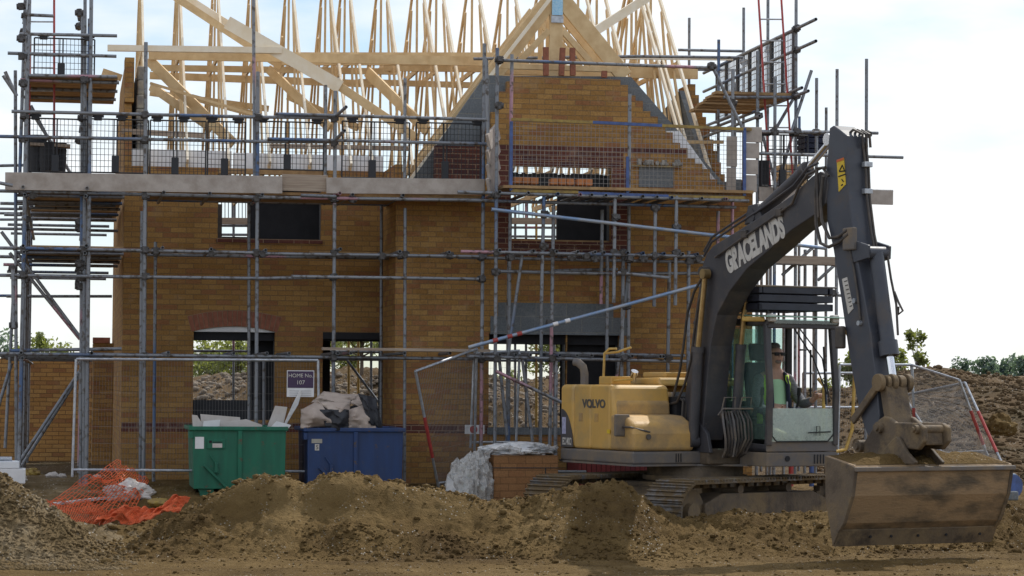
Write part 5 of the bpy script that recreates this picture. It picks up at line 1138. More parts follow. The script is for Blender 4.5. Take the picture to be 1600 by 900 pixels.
# upper frame: skirt all round
def rounded(pts, z0, z1): return MB().prism(pts, 2, z0, z1)
sk = [(.55,-1.24),(-1.30,-1.24),(-1.62,-1.12),(-1.95,-.75),(-2.05,-.3),(-2.05,.3),(-1.95,.75),(-1.62,1.12),(-1.3,1.24),(.55,1.24),(.55,.30),(.95,.26),(.95,-.26),(.55,-.30)]
MB().prism(sk[:12]+[(.55,-.30)], 2, .93, .955).build('belly_plate', M['skirt'], ex)
a = [(.55,-1.24),(-1.35,-1.24),(-1.62,-1.10),(-1.95,-.75),(-2.05,-.3),(-2.05,.3),(-1.95,.75),(-1.62,1.10),(-1.3,1.24),(.2,1.24),(.2,.26),(.55,.22),(.55,-.30)]
MB().prism(a, 2, .956, 1.115).build('upper_frame', M['skirt'], ex, bevel=.025, seg=3)
mb = MB()
for i in range(3): mb.box(.551, .560, -.62+i*.035, -.61+i*.035, .98, 1.09)
mb.build('frame_slots', M['dark'], ex)
MB().prism([(.12,.21),(1.36,.21),(1.36,1.28),(.12,1.28)], 2, .94, 1.118).build('cab_base', M['skirt'], ex, bevel=.012)
MB().tube((1.362, .52, 1.04), (1.372, .52, 1.04), .035, 14).build('tie_down_hole', M['dark'], ex)
for i in range(4): MB().box(1.361, 1.368, .92+i*.045, .935+i*.045, .975, 1.09).build('frame_slot', M['dark'], ex)
# counterweight and side doors
cw = [(-1.02,-1.235),(-1.35,-1.235),(-1.62,-1.09),(-1.93,-.74),(-2.03,-.3),(-2.03,.3),(-1.93,.74),(-1.62,1.09),(-1.35,1.235),(-1.02,1.235)]
o = MB().prism(cw, 2, 1.12, 1.95).build('counterweight', M['yellow'], ex, bevel=.06, seg=4)
sw = []
for i in range(11):
    t = i/10; sw.append((-1.70+.68*math.sin(t*math.pi/2)*1.0, 1.12+.56*math.cos(t*math.pi/2)))
dl = [(-1.36, 1.13)]+[(lerp(-1.36, -1.03, math.sin(t/10*math.pi/2)), 1.13+.50*math.cos(t/10*math.pi/2)) for t in range(11)]
MB().prism(dl, 1, -1.240, -1.232).build('grey_corner', M['grey'], o)
cs = MB(); 
for k in range(2):
    pass
qd = [(-1.36,-1.238), (-1.625,-1.093), (-1.70, -1.005)]
cs.add([(-1.36,-1.2385,1.13),(-1.622,-1.0975,1.13),(-1.622,-1.0975,1.60),(-1.36,-1.2385,1.63)], [(0,1,2,3)]); cs.build('grey_corner', M['grey'], o)
for (x0, x1) in ((-1.01, -.56), (-.55, -.06)):
    MB().box(x0, x1, -1.235, -.9, 1.12, 1.95).build('side_door', M['yellow'], ex, bevel=.035, seg=4)
MB().prism([(-.55-.5,1.95),(-.06,1.95),(-.02,1.90),(.03,1.62),(.03,1.12),(-1.05,1.12)], 1, -1.225, -.38).build('engine_housing', M['yellow'], ex, bevel=.05, seg=4)
for x in (-.82, -.40): MB().box(x-.05, x+.05, -1.239, -1.233, 1.47, 1.58).box(x-.035, x+.035, -1.242, -1.238, 1.485, 1.565).build('door_latch', M['yellow_low'], ex)
MB().box(-.12, -.04, -1.240, -1.234, 1.33, 1.38).build('door_catch', M['sticker'], ex)
RX = (math.pi/2, 0, 0)
text('VOLVO', .145, M['greyletters'], ex, (-.47, -1.2385, 1.70), RX, sx=1.25, off=.006)
text('EC140Ci', .13, M['letters'], o, (-1.185, -1.2425, 1.20), RX, sx=.52, ext=.001, off=.003)
MB().box(-1.32, -1.22, -1.2425, -1.2402, 1.30, 1.52).build('data_label', mat('label_lilac', (.45,.45,.62), .6, c2=(.3,.3,.45), scale=30), o)
# tool box / tank at the front right
tp = [(-.05,1.12),(.55,1.12),(.55,1.34),(.50,1.47),(.30,1.56),(-.05,1.58)]
MB().prism(tp, 1, -1.237, -.34).build('tool_box', M['yellow_low'], ex, bevel=.05, seg=4)
MB().prism([(-.05,1.56),(.05,1.56),(.04,1.72),(-.05,1.80)], 1, -1.18, -.40).build('tank_shoulder', M['yellow_low'], ex, bevel=.03, seg=3)
MB().box(.30, .34, -1.38, -1.16, 1.30, 1.58).build('mirror', M['skirt'], ex, bevel=.02); MB().path([(.32,-1.27,1.42), (.50,-1.25,1.42), (.56,-1.0,1.36)], .012).tube((.551,-1.02,1.30), (.57,-1.02,1.30), .035, 12).build('mirror_arm', M['hose'], ex)
# engine cover and things on top
MB().prism([(-1.7,1.94),(-1.65,2.03),(-.35,2.05),(-.30,1.94)], 1, -.35, .85).build('engine_cover', M['yellow'], ex, bevel=.03)
MB().box(-1.1, -.5, -.15, .55, 2.05, 2.12).build('engine_hatch', M['yellow'], ex, bevel=.02); MB().box(-.95, -.62, -.9, -.6, 1.95, 2.06).build('filler_box', M['yellow'], ex, bevel=.015)
MB().tube((-.78,-.5,2.0), (-.70,-.5,2.13), .05, 12).build('air_intake', M['chrome'], ex, smooth=True)
a = XF(930, 600, -1.35); MB().path([(-1.25, -.95, 1.9), (-1.25, -.95, 2.1), (-1.27, -.96, 2.18), (-1.33, -1.0, 2.24), (-1.38, -1.03, 2.25)], .055, 12).build('exhaust_pipe', M['skirt'], ex, smooth=True)
MB().path([(-.92,-.85,1.93), (-.89,-.85,2.36), (-.85,-.80,2.42), (-.76,-.74,2.42)], .017).path([(-.90,-.85,2.0), (-.6,-.85,2.0), (-.15,-.85,2.02)], .015).path([(-.88,-.84,2.36), (-.80,-.70,2.38), (-.66,-.58,2.44)], .016).build('handrail', M['rail'], ex, smooth=True)
MB().box(-.30, .10, -.34, .20, 1.12, 1.80).build('hydraulic_bay', M['dark'], ex)
for i in range(5): MB().path([(.12,-.32+i*.05,1.2), (.22,-.33+i*.05,1.5), (.2,-.30+i*.05,1.75), (0,-.28+i*.05,1.8)], .018).build('hydraulic_hose', M['hose'], ex, smooth=True)
MB().box(-.2,.0,-.34,.22,1.80,1.86).build('walkway', M['steel'], ex)

# boom, traced on its side plane
BW = .16; CY = -.10
RBt = [(1098,413),(1104,396),(1114,384),(1150,362),(1190,337),(1240,303),(1268,276),(1281,268),(1291,272),(1294,288),(1290,318),(1272,336),(1236,360),(1200,392),(1167,420),(1140,455),(1120,492),(1110,540),(1104,600),(1100,650),(1096,688),(1078,692),(1066,660),(1070,620),(1077,560),(1086,490)]
def tr(pts, y): return [(X(a, b, y).x, X(a, b, y).z) for a, b in pts]
boom = MB().prism(tr(RBt, CY-BW), 1, CY-BW, CY+BW).build('boom', M['grey'], ex, bevel=.012)
# white letters along the boom
pa = X(1139, 411, CY-BW); pb = X(1221, 356, CY-BW); dx = (pb-pa).normalized(); ln = (pb-pa).length
zx = Vector((0,-1,0)); up = zx.cross(dx).normalized(); Mt = Matrix((dx, up, zx)).transposed().to_4x4()
tq = text('GRACELANDS', .36, M['letters'], boom, pa.lerp(pb, .5)+Vector((0, -.004, 0)), Mt, off=.020, space=1.0, ext=.002)
w0 = max(v.co.x for v in tq.data.vertices)-min(v.co.x for v in tq.data.vertices); h0 = max(v.co.y for v in tq.data.vertices)-min(v.co.y for v in tq.data.vertices)
sxx = ln*1.10/w0; tq.data.transform(Matrix.Diagonal((sxx, .31/h0, 1, 1)))
MB().tube((X(1106,425,CY-BW).x, CY-BW-.10, X(1106,425,CY-BW).z), (X(1106,425,CY-BW).x, CY+BW+.10, X(1106,425,CY-BW).z), .07, 18).tube((X(1106,425,CY-BW).x, CY-BW-.12, X(1106,425,CY-BW).z), (X(1106,425,CY-BW).x, CY-BW-.02, X(1106,425,CY-BW).z), .05, 14).build('boom_pin', M['hose'], boom, smooth=True)
# pipes along the top of the boom
for k, off in enumerate((0, -7)):
    pts = [X(a, b+off, CY-BW*.6+k*.12) for a, b in ((1100,400),(1112,378),(1150,352),(1190,326),(1240,290),(1262,262),(1278,255))]
    MB().path(pts, .016).build('hydraulic_pipe', M['grey'], boom, smooth=True)
MB().path([X(a, b, CY-BW-.03) for a, b in ((1118,402),(1160,372),(1200,345),(1238,318),(1248,292),(1262,272),(1285,262),(1295,275))], .016).build('hydraulic_hose', M['hose'], boom, smooth=True)
for a, b in ((1166,366), (1220,332)): p = X(a, b, CY-BW); MB().box(p.x-.06, p.x+.06, CY-BW-.05, CY-BW, p.z-.05, p.z+.05).build('pipe_clamp', M['hose'], boom, bevel=.01)
for pts in (((1098,432),(1085,455),(1074,490),(1068,540),(1062,580),(1052,620)), ((1100,440),(1092,470),(1086,510),(1080,560),(1070,600),(1058,628),(1045,632))):
    MB().path([X(a, b, CY-BW-.10) for a, b in pts], .017).build('hydraulic_hose', M['hose'], boom, smooth=True)
# boom cylinders
def cyl(name, p_rod, p_mid, p_base, y, rr, rb, rodm='oldrod', par=ex):
    a, b, c = X(*p_rod, y), X(*p_mid, y), X(*p_base, y)
    o = MB().tube(c, b, rb, 20).tube(b.lerp(c, .0), b.lerp(c, .06), rb*1.16, 20).tube((c.x, y-rb*.9, c.z), (c.x, y+rb*.9, c.z), rb*1.1, 16).build(name, M['grey'], par, smooth=True)
    MB().tube(b.lerp(c, .02), a, rr, 16).tube((a.x, y-rb*.7, a.z), (a.x, y+rb*.7, a.z), rb*.95, 14).build('rod', M[rodm], o, smooth=True); return o
cyl('boom_cylinder', (1102,428), (1091,542), (1083,690), CY-BW-.085, .036, .068)
cyl('boom_cylinder', (1168,428), (1158,538), (1148,690), CY+BW+.075, .034, .062)
# arm cylinder on top of the boom
aY = CY
p0, p1, p2 = X(1183,338,aY), X(1262,264,aY), X(1300,218,aY)
o = MB().tube(p0, p1, .082, 20).tube(p0.lerp(p1, .93), p1, .10, 20).tube((p0.x, aY-.1, p0.z), (p0.x, aY+.1, p0.z), .09, 14).build('arm_cylinder', M['grey'], ex, smooth=True)
MB().tube(p1, p2, .042, 16).tube((p2.x, aY-.08, p2.z), (p2.x, aY+.08, p2.z), .075, 14).build('rod', M['chrome'], o, smooth=True)
MB().prism(tr([(1172,352),(1178,322),(1192,318),(1200,340)], CY), 1, CY-.09, CY+.09).build('cylinder_bracket', M['grey'], boom, bevel=.01)
# stick
SY = CY; SW = .15
Sr = [(1296,200),(1302,196),(1312,203),(1323,212),(1326,300),(1334,375),(1346,440),(1360,520),(1369,600),(1374,650),(1372,676),(1356,682),(1348,660),(1338,620),(1326,550),(1313,460),(1302,390),(1292,345),(1291,268)]
stick = MB().prism(tr(Sr, SY-SW), 1, SY-SW, SY+SW).build('stick', M['stickpaint'], ex, bevel=.012)
def onsp(px, py, y=SY-SW): return X(px, py, y)
mb = MB(); q = [onsp(*c) for c in ((1308,251),(1319,247),(1322,288),(1311,300))]; mb.prism([(c.x, c.z) for c in q], 1, SY-SW-.006, SY-SW-.001); lab_ = mb.build('warning_sticker', M['sticker'], stick)
q = [onsp(*c) for c in ((1308,250),(1319,246),(1319,250),(1308,254))]; MB().prism([(c.x, c.z) for c in q], 1, SY-SW-.009, SY-SW-.0065).build('sticker_header', mat('orange_print', (.65,.13,.02), .5), stick)
mb = MB()
for a, b, c, d in ((1311,268,1316,258),(1316,258,1320,268),(1311,268,1320,267),(1310,276,1321,272),(1315,280,1318,284),(1314,290,1317,288)):
    mb.beam(onsp(a, b, SY-SW-.009), onsp(c, d, SY-SW-.009), .004, .014, (0, 0, 1))
mb.build('sticker_symbols', M['dark'], stick)
q = [onsp(*c) for c in ((1316,436),(1324,433),(1334,482),(1326,491))]; nb = MB().prism([(c.x, c.z) for c in q], 1, SY-SW-.006, SY-SW-.001).build('white_sticker', M['letters'], stick)
mb = MB()
for i in range(7): mb.beam(onsp(1319+i*1.4, 440+i*6.5, SY-SW-.008), onsp(1324+i*1.2, 438.5+i*6.5, SY-SW-.008), .003, .012, (0, 0, 1))
mb.build('sticker_print', M['greyletters'], stick)
# pipes on the front face and fittings
def fr_(px, py, pyl, off=.03):   # a point just off the front face of the stick: stay on the side outline, shift outward
    p = X(px, py, SY-SW); return Vector((p.x+off, SY+pyl, p.z))
for k, yy in enumerate((.07, .11)):
    MB().path([fr_(1322,222,yy,.02), fr_(1325,260,yy,.04), fr_(1327,310,yy,.04), fr_(1333,365,yy,.05), fr_(1340,400,yy,.05)], .015).build('hydraulic_pipe', M['hose'], stick, smooth=True)
for y_ in (256, 298): p = fr_(1326, y_, .09, .0); MB().box(p.x, p.x+.07, SY+.03, SY+.14, p.z-.03, p.z+.03).build('pipe_clamp', M['steel'], stick, bevel=.006)
mb = MB(); p = fr_(1323, 213, 0, 0)
for k in range(3): mb.path([p+Vector((-.2+.05*k, -.05+k*.06, 0)), p+Vector((-.05, -.02+k*.06, .09)), p+Vector((.07, .02+k*.05, .03)), p+Vector((.06, .04+k*.05, -.12))], .016)
mb.build('hydraulic_hose', M['hose'], stick, smooth=True)
for pts in (((1277,270),(1274,300),(1275,350),(1282,380),(1295,386),(1312,378),(1326,366)), ((1286,275),(1282,310),(1284,345),(1296,372),(1310,370),(1324,360)), ((1290,262),(1276,262),(1278,310),(1279,340))):
    MB().path([X(a, b, SY-SW-.05) for a, b in pts], .02).build('hydraulic_hose', M['hose'], stick, smooth=True)
p = onsp(1327, 372, SY-SW-.03); MB().box(p.x-.1, p.x+.12, SY-SW-.06, SY-SW, p.z-.14, p.z+.12).build('valve_block', M['skirt'], stick, bevel=.015)
MB().path([X(a, b, SY-SW-.02) for a, b in ((1328,390),(1334,420),(1340,460),(1344,500))], .014).build('hydraulic_pipe', M['hose'], stick, smooth=True)
p = onsp(1322, 527, SY-SW-.03); MB().box(p.x-.16, p.x-.02, SY-SW-.08, SY-SW-.01, p.z-.13, p.z+.13).build('work_lamp', M['hose'], stick, bevel=.02)
for a, b in ((1338,470),(1345,505),(1332,378)): p = onsp(a, b); MB().tube((p.x, SY-SW-.04, p.z), (p.x, SY-SW+.01, p.z), .03, 10).build('bolt', M['steel'], stick)
# bucket cylinder on the front of the stick
def front(px, py, y=SY):
    return X(px, py, y)
bc0, bc1, bc2 = front(1369,395), front(1390,556), front(1396,598)
o = MB().tube(bc0, bc1, .085, 20).tube(bc0.lerp(bc1, .86), bc1, .112, 20).tube((bc0.x, SY-.13, bc0.z), (bc0.x, SY+.13, bc0.z), .075, 16).build('bucket_cylinder', M['stickpaint'], ex, smooth=True)
MB().tube(bc1, bc2, .045, 16).build('rod', M['chrome'], o, smooth=True)
MB().path([bc0+Vector((.05,.12,-.02)), bc0+Vector((.12,.12,-.3)), bc0.lerp(bc1,.5)+Vector((.09,.12,0)), bc0.lerp(bc1,.8)+Vector((.10,.08,0))], .014).build('hydraulic_pipe', M['hose'], o, smooth=True)
mb = MB(); hk = bc0.lerp(bc1, .38)+Vector((.10,.11,0)); mb.path([hk, hk+Vector((.05,.02,-.12)), hk+Vector((.12,.03,-.22)), hk+Vector((.03,.03,-.26)), hk+Vector((.04,.03,-.17))], .013); mb.build('lifting_hook', M['hose'], o, smooth=True)
for sy in (-1, 1): 
    b0 = X(1352, 395, SY); MB().prism([(b0.x-.05, bc0.z-.12), (bc0.x+.06, bc0.z-.07), (bc0.x+.07, bc0.z+.08), (b0.x-.05, bc0.z+.16)], 1, SY+sy*.145-.02, SY+sy*.145+.02).build('cylinder_bracket', M['stickpaint'], stick, bevel=.01)
# links at the stick end
L1 = X(1400, 603, SY); L1 = Vector((bc2.x, SY, bc2.z)); L0 = X(1352, 672, SY); Lh = X(1398, 672, SY)
for i, (yy, w_) in enumerate(((-.20, .06), (-.10, .05), (-.02, .06), (.09, .08), (.19, .06))):
    MB().tube((L1.x, SY+yy-w_/2, L1.z), (L1.x, SY+yy+w_/2, L1.z), .085 if i % 2 else .10, 18).build('link_boss', M['mudsteel'], ex, bevel=.008, smooth=True)
for sy in (-.19, .19):
    MB().beam((L1.x, SY+sy, L1.z), (L0.x+.02, SY+sy, L0.z+.10), .04, .09, (1, 0, 0)).build('side_link', M['mudsteel'], ex, bevel=.01)
MB().beam((L1.x+.0, SY, L1.z-.05), (Lh.x+.12, SY, Lh.z-.08), .13, .30, (0, 1, 0)).build('bucket_link', M['mudsteel'], ex, bevel=.02)
# quick hitch
mb = MB()
ho = [(1372,656),(1380,650),(1388,652),(1398,660),(1434,661),(1443,668),(1444,690),(1434,703),(1402,700),(1388,712),(1368,724),(1352,716),(1345,698),(1356,680)]
for sy in (-.20, .12): mb.prism(tr(ho, SY-.2), 1, SY+sy, SY+sy+.06)
qh = mb.build('quick_hitch', M['mudsteel'], ex, bevel=.018)
mb = MB(); mb.prism(tr([(1366,668),(1436,668),(1438,696),(1400,694),(1366,714)], SY-.2), 1, SY-.14, SY+.12).build('hitch_core', M['mudsteel'], qh, bevel=.02)
for a, b, rr in ((1345,697,.07),(1376,668,.065),(1434,671,.05)):
    p = X(a, b, SY-.2); MB().tube((p.x, SY-.25, p.z), (p.x, SY+.22, p.z), rr, 16).tube((p.x, SY-.28, p.z), (p.x, SY-.24, p.z), rr*.6, 12).build('hitch_pin', M['mudsteel'], qh, smooth=True)
# ditching bucket
YB0, YB1 = -1.0, 1.0
tc_ = XF(1302, 853, 4.62)      # left bottom corner near the ground
by0 = tc_.y; bx = 4.62
c0 = XF(1302, 853, bx); c1 = XF(1547, 846, bx)
def solve_x(px, py, y): return X(px, py, y)
yl = c0.y; yr = c1.y
f0 = X(1334, 727, yl); g0 = X(1291, 712, yl); e0_ = X(1302, 853, yl)
mid1 = X(1330, 775, yl); mid2 = X(1318, 818, yl)
zt = f0.z
prof_o = [(g0.x, g0.z), (f0.x, f0.z), (f0.x+.035, f0.z-.05), (mid1.x+.02, mid1.z), (mid2.x, mid2.z), (e0_.x+.10, e0_.z+.17), (e0_.x, e0_.z)]
th = .03
def inner(pts, d):
    out = []
    for i, p in enumerate(pts):
        a = Vector(pts[max(i-1, 0)]); b = Vector(pts[min(i+1, len(pts)-1)]); t = (b-a).normalized(); n_ = Vector((t.y, -t.x)); out.append((p[0]-n_.x*d*-1*-1, p[1]-n_.y*d*-1*-1))
    return out
pin = [(x-.03 if i > 1 else x, z-(.03 if i < 3 else 0)) for i, (x, z) in enumerate(prof_o)]
def dense(pts, k=3): return pts
bk = MB().prism(prof_o+pin[::-1], 1, yl, yr).build('bucket', M['mudsteel'], ex, bevel=.006)
for yy in (yl, yr-.03):
    MB().prism([(g0.x-.01, g0.z-.0), (f0.x+.005, f0.z-.01), (f0.x+.04, f0.z-.06), (mid1.x+.03, mid1.z), (mid2.x+.02, mid2.z), (e0_.x+.12, e0_.z+.16), (e0_.x+.01, e0_.z), (lerp(g0.x, e0_.x, .5)-.06, lerp(g0.z, e0_.z, .5))], 1, yy-.016, yy+.03).build('side_plate', M['mudsteel'], bk, bevel=.006)
MB().beam((f0.x+.045, yl-.01, f0.z-.045), (f0.x+.045, yr+.01, f0.z-.045), .05, .05, (1, 0, 0)).build('top_edge', M['skirt'], bk, bevel=.01)
MB().beam((e0_.x+.068, yl, e0_.z+.09), (e0_.x+.068, yr, e0_.z+.09), .022, .21, (.55, 0, 1)).build('cutting_edge', M['mudsteel'], bk, bevel=.004)
mb = MB()
for t in (.2, .33, .5, .68, .9): p = Vector((e0_.x+.082, lerp(yl, yr, t), e0_.z+.10)); mb.tube(p, p+Vector((.016, 0, -.006)), .016, 8)
mb.build('bolt', M['dark'], bk)
for eo, yy in (([(1394,686),(1400,682),(1405,686),(1416,706),(1430,722),(1428,726),(1352,722),(1372,712)], SY-.25), ([(1432,690),(1440,684),(1446,690),(1458,706),(1472,722),(1470,726),(1410,724),(1424,712)], SY+.17)):
    MB().prism(tr(eo, SY-.25 if yy < SY else SY+.17), 1, yy, yy+.045).build('bucket_ear', M['mudsteel'], bk, bevel=.012)
def bucket_soil():
    nx, ny = 60, 24; vs = []
    for i in range(nx+1):
        for j in range(ny+1):
            y = lerp(yl+.03, yr-.03, i/nx); x = lerp(g0.x-.02, f0.x-.0, j/ny); zz = lerp(g0.z, f0.z, j/ny); ed = min(i, nx-i, 6)/6*min(j, ny-j, 4)/4
            vs.append((x, y, zz+.004+ed*(.045+.05*noise.fractal(Vector((x*4, y*4, 0)), .8, 2, 5))))
    return MB().add(vs, [(i*(ny+1)+j, i*(ny+1)+j+1, (i+1)*(ny+1)+j+1, (i+1)*(ny+1)+j) for i in range(nx) for j in range(ny)])
M['bucketmud'] = mudmix(mat('bucket_steel', (.30,.20,.11), .7, c2=(.10,.075,.05), scale=1.5, lo=.44, hi=.56, detail=10, stretch=(1,.6,1.6), bump=.006, bscale=30), mud=(.075,.045,.020), scale=1.1, lo=.54, hi=.58)
bk.data.materials[0] = M['bucketmud']
o = bucket_soil().build('soil_on_bucket', M['soil'], smooth=True); o.matrix_world = XM; tag(o, 'thin layer of brown soil lying on top of the excavator bucket', 'soil')

# cab
cab = MB(); x0, x1, y0, y1, z0, z1 = .13, 1.35, .215, 1.27, 1.125, 2.80
def bar(p, q, w_, h_, name='cab_pillar', m='grey', up=(0,1,0), par=None): return MB().beam(p, q, w_, h_, up).build(name, M[m], par or cabo, bevel=.012)
# walls below the glass, back wall, floor, roof
fl = MB(); fl.box(x0-.5, x1, y0, y1, z0, z0+.05); fl.box(x0-.5, x0-.44, y0, y1, z0+.05, 1.75)
fl.prism([(x0-.5, z0), (x1, z0), (x1, z0+.09), (.55, z0+.12), (.35, 1.62), (x0-.5, 1.62)], 1, y0, y0+.04)
fl.prism([(x0-.5, z0), (x1, z0), (x1, z0+.09), (.55, z0+.12), (.35, 1.55), (x0-.5, 1.55)], 1, y1-.04, y1)
cabo = fl.build('cab', M['grey'], ex, bevel=.01)
MB().box(x1-.03, x1+.006, y0+.001, y1-.001, z0-.0, z0+.13).build('front_sill', M['skirt'], cabo, bevel=.01)
MB().prism([(x0-.52, z1-.06), (x1+.03, z1-.10), (x1+.05, z1-.03), (x0, z1+.02), (x0-.52, z1)], 1, y0-.02, y1+.02).build('cab_roof', M['grey'], cabo, bevel=.02)
MB().prism([(.65, z1+.045), (x1+.14, z1+.005), (x1+.14, z1+.02), (.65, z1+.06)], 1, y0-.10, y1+.04).build('roof_visor', mat('green_visor', (.25,.42,.33), .35, var=.1), cabo, bevel=.004)
MB().box(x1+.02, x1+.05, y0+.08, y1-.02, z1-.07, z1-.01).build('visor_glass', M['glass'], cabo)
gl = MB(); gl.path([(x1, y0+.03, z0+.1), (x1+.035, y0+.02, 1.7), (x1+.03, y0+.0, 2.2), (x1-.03, y0-.01, z1-.07)], .042, 4)
bar((x1-.005, y0+.03, z0+.08), (x1+.04, y0+.025, 1.9), .07, .075); bar((x1+.04, y0+.025, 1.88), (x1-.02, y0+.01, z1-.05), .07, .075)
bar((x1-.005, y1-.03, z0+.08), (x1+.03, y1-.03, 1.9), .07, .07); bar((x1+.03, y1-.03, 1.88), (x1-.02, y1-.07, z1-.05), .07, .075)
bar((x1-.01, y0, z1-.10), (x1-.01, y1-.03, z1-.10), .06, .09, name='header', up=(1,0,0))
bar((.30, y0+.02, 1.6), (.30, y0+.02, z1-.05), .05, .07); bar((x0-.47, y0+.03, 1.6), (x0-.47, y0+.03, z1-.05), .07, .1); bar((x0-.47, y1-.03, 1.6), (x0-.47, y1-.03, z1-.05), .08, .1); bar((.30, y1-.03, 1.5), (.30, y1-.03, z1-.05), .05, .09, m='black')
MB().box(x0-.49, x0-.46, y0+.05, y0+.55, 1.75, z1-.05).build('rear_panel', M['skirt'], cabo)
MB().box(x1+.012, x1+.018, y0+.07, y1-.06, z0+.13, 1.67).build('lower_windscreen', M['dirtyglass'], cabo)
MB().box(.33, x1-.01, y0+.005, y0+.011, 1.28, z1-.1).build('side_window', M['glass'], cabo); MB().box(x0-.42, .27, y0+.005, y0+.011, 1.63, z1-.1).build('side_window', M['glass'], cabo)
MB().box(x0-.42, .27, y1-.011, y1-.005, 1.56, z1-.1).build('door_window', M['glass'], cabo); MB().box(x0-.475, x0-.469, y0+.55, y1-.05, 1.76, z1-.1).build('rear_window', M['glass'], cabo)
# rim round the lower screen
q = [(y0+.07, 1.67), (y0+.07, z0+.20), (y0+.14, z0+.13), (y1-.15, z0+.13), (y1-.06, z0+.22), (y1-.06, 1.67)]
MB().path([(x1+.02, a, b) for a, b in q], .010, 6).build('window_seal', M['black'], cabo, smooth=True)
MB().path([(x1+.04, y1-.45, z0+.24), (x1+.04, y1-.12, z0+.25)], .008).path([(x1+.04, y1-.34, z0+.20), (x1+.04, y1-.33, z0+.32), (x1+.04, y1-.28, z0+.32), (x1+.04, y1-.28, z0+.20)], .006).build('wiper', M['black'], cabo)
MB().path([(x1-.02, y0+.42, z1-.12), (x1, y0+.70, 2.3), (x1+.02, y1-.16, 1.85)], .010).path([(x1-.02, y0+.50, z1-.12), (x1, y1-.22, 2.3), (x1+.02, y1-.12, 1.75)], .009).path([(x1+.0,y1-.2,2.45),(x1+.01,y1-.17,1.72)], .012).build('wiper', M['black'], cabo)
for yy in (y0+.05, y1-.06): MB().box(x1+.0, x1+.10, yy-.06, yy+.04, z1-.05, z1+.05).build('work_lamp', M['letters'] if 1 else None, cabo, bevel=.02)
MB().path([(x1+.02, y1-.0, z1-.17), (x1+.06, y1+.08, z1-.12), (x1+.08, y1+.18, z1-.3), (x1+.05, y1+.24, 2.1), (x1+.0, y1+.24, 1.4), (x1-.0, y1+.14, 1.15), (x1-.02, y1+.0, 1.12)], .022, 8).build('handrail', M['rail'], cabo, smooth=True)
MB().path([(.5, y1+.01, 2.42), (.5, y1+.18, 2.42), (.5, y1+.18, 1.72), (.5, y1+.01, 1.70)], .014).build('door_handle', M['black'], cabo)
MB().path([(1.2, y1-.1, 1.2), (1.2, y1-.09, 1.95), (1.15, y1-.15, 2.05)], .022).build('handrail', M['rail'], cabo, smooth=True)
MB().beam((x1, y0-.03, z1-.02), (x1-.1, y0-.30, z1-.02), .06, .06).build('lamp_bracket', M['rail'], cabo, bevel=.015)
MB().path([(x1, y1, z1-.15), (x1+.05, y1+.22, z1-.10), (x1+.05, y1+.42, z1-.16)], .010).build('mirror_arm', M['black'], cabo); MB().box(x1+.03, x1+.06, y1+.36, y1+.52, z1-.62, z1-.16).build('mirror', M['black'], cabo, bevel=.02)
# roof guard: stacked dark louvred frames
gd = MB(); gx0, gx1, gy0, gy1 = .25, 1.30, y0-.08, y1-.02
for k, z in enumerate((z1+.10, z1+.205, z1+.31)):
    gd.box(gx0, gx0+.05, gy0, gy1, z, z+.09); gd.box(gx1-.05, gx1, gy0+(.03*k), gy1-.04*k, z, z+.088); gd.box(gx0, gx1, gy0, gy0+.05, z+.002, z+.086); gd.box(gx0, gx1, gy1-.05, gy1, z+.002, z+.086)
    for j in range(9): gd.box(gx0+.055+j*.11, gx0+.125+j*.11, gy0+.05, gy1-.05, z+.01, z+.075)
gd.box(gx0+.1, gx1-.02, gy0+.1, gy1-.1, z1+.15, z1+.19)
rg = gd.build('roof_guard', mat('blue_black_paint', (.03,.035,.055), .5, c2=(.02,.022,.035)), cabo, bevel=.006)
MB().tube((gx1, gy0-.05, z1+.40), (gx1, gy1+.05, z1+.40), .012, 8).build('guard_rail', M['skirt'], rg); MB().tube((gx1-.1, gy0+.2, z1), (gx1-.1, gy0+.2, z1+.1), .015, 6).tube((gx1-.1, gy1-.2, z1), (gx1-.1, gy1-.2, z1+.1), .015, 6).tube((gx0+.1, gy1-.2, z1), (gx0+.1, gy1-.2, z1+.1), .015, 6).build('guard_foot', M['skirt'], rg)
# hoses between boom foot and frame
MB().box(.45, .75, -.26, .22, .95, 1.15).build('boom_mount', M['mudsteel'], ex, bevel=.02)
for sy in (-.27, .16): MB().prism([(.0, 1.1), (.80, 1.1), (.72, 1.35), (.35, 1.6), (.1, 1.5)], 1, sy, sy+.05).build('boom_mount', M['grey'], ex, bevel=.01)
for i in range(9):
    y = -.20+i*.045; t = i/8
    MB().path([(.85, y*.7, 1.55), (.98, y, 1.62), (1.05, y*1.15, 1.50+.03*math.sin(i*2)), (1.06, y*1.1+.02, 1.28), (1.00, y*.8, 1.10+.04*math.cos(i)), (.90, y*.7, 1.05)], .015, 8).build('hydraulic_hose', M['hose'] if i % 3 else M['skirt'], ex, smooth=True)
MB().path([(.95,-.24,1.58), (1.03,-.22,1.66), (1.03,.22,1.66), (.95,.24,1.58)], .012).path([(.95,-.20,1.60),(1.0,-.18,1.80),(1.0,-.02,1.80),(.95,0,1.60)], .010).path([(.95,.06,1.60),(1.0,.08,1.80),(1.0,.22,1.80),(.95,.24,1.60)], .010).build('hose_guard', M['skirt'], ex, smooth=True)
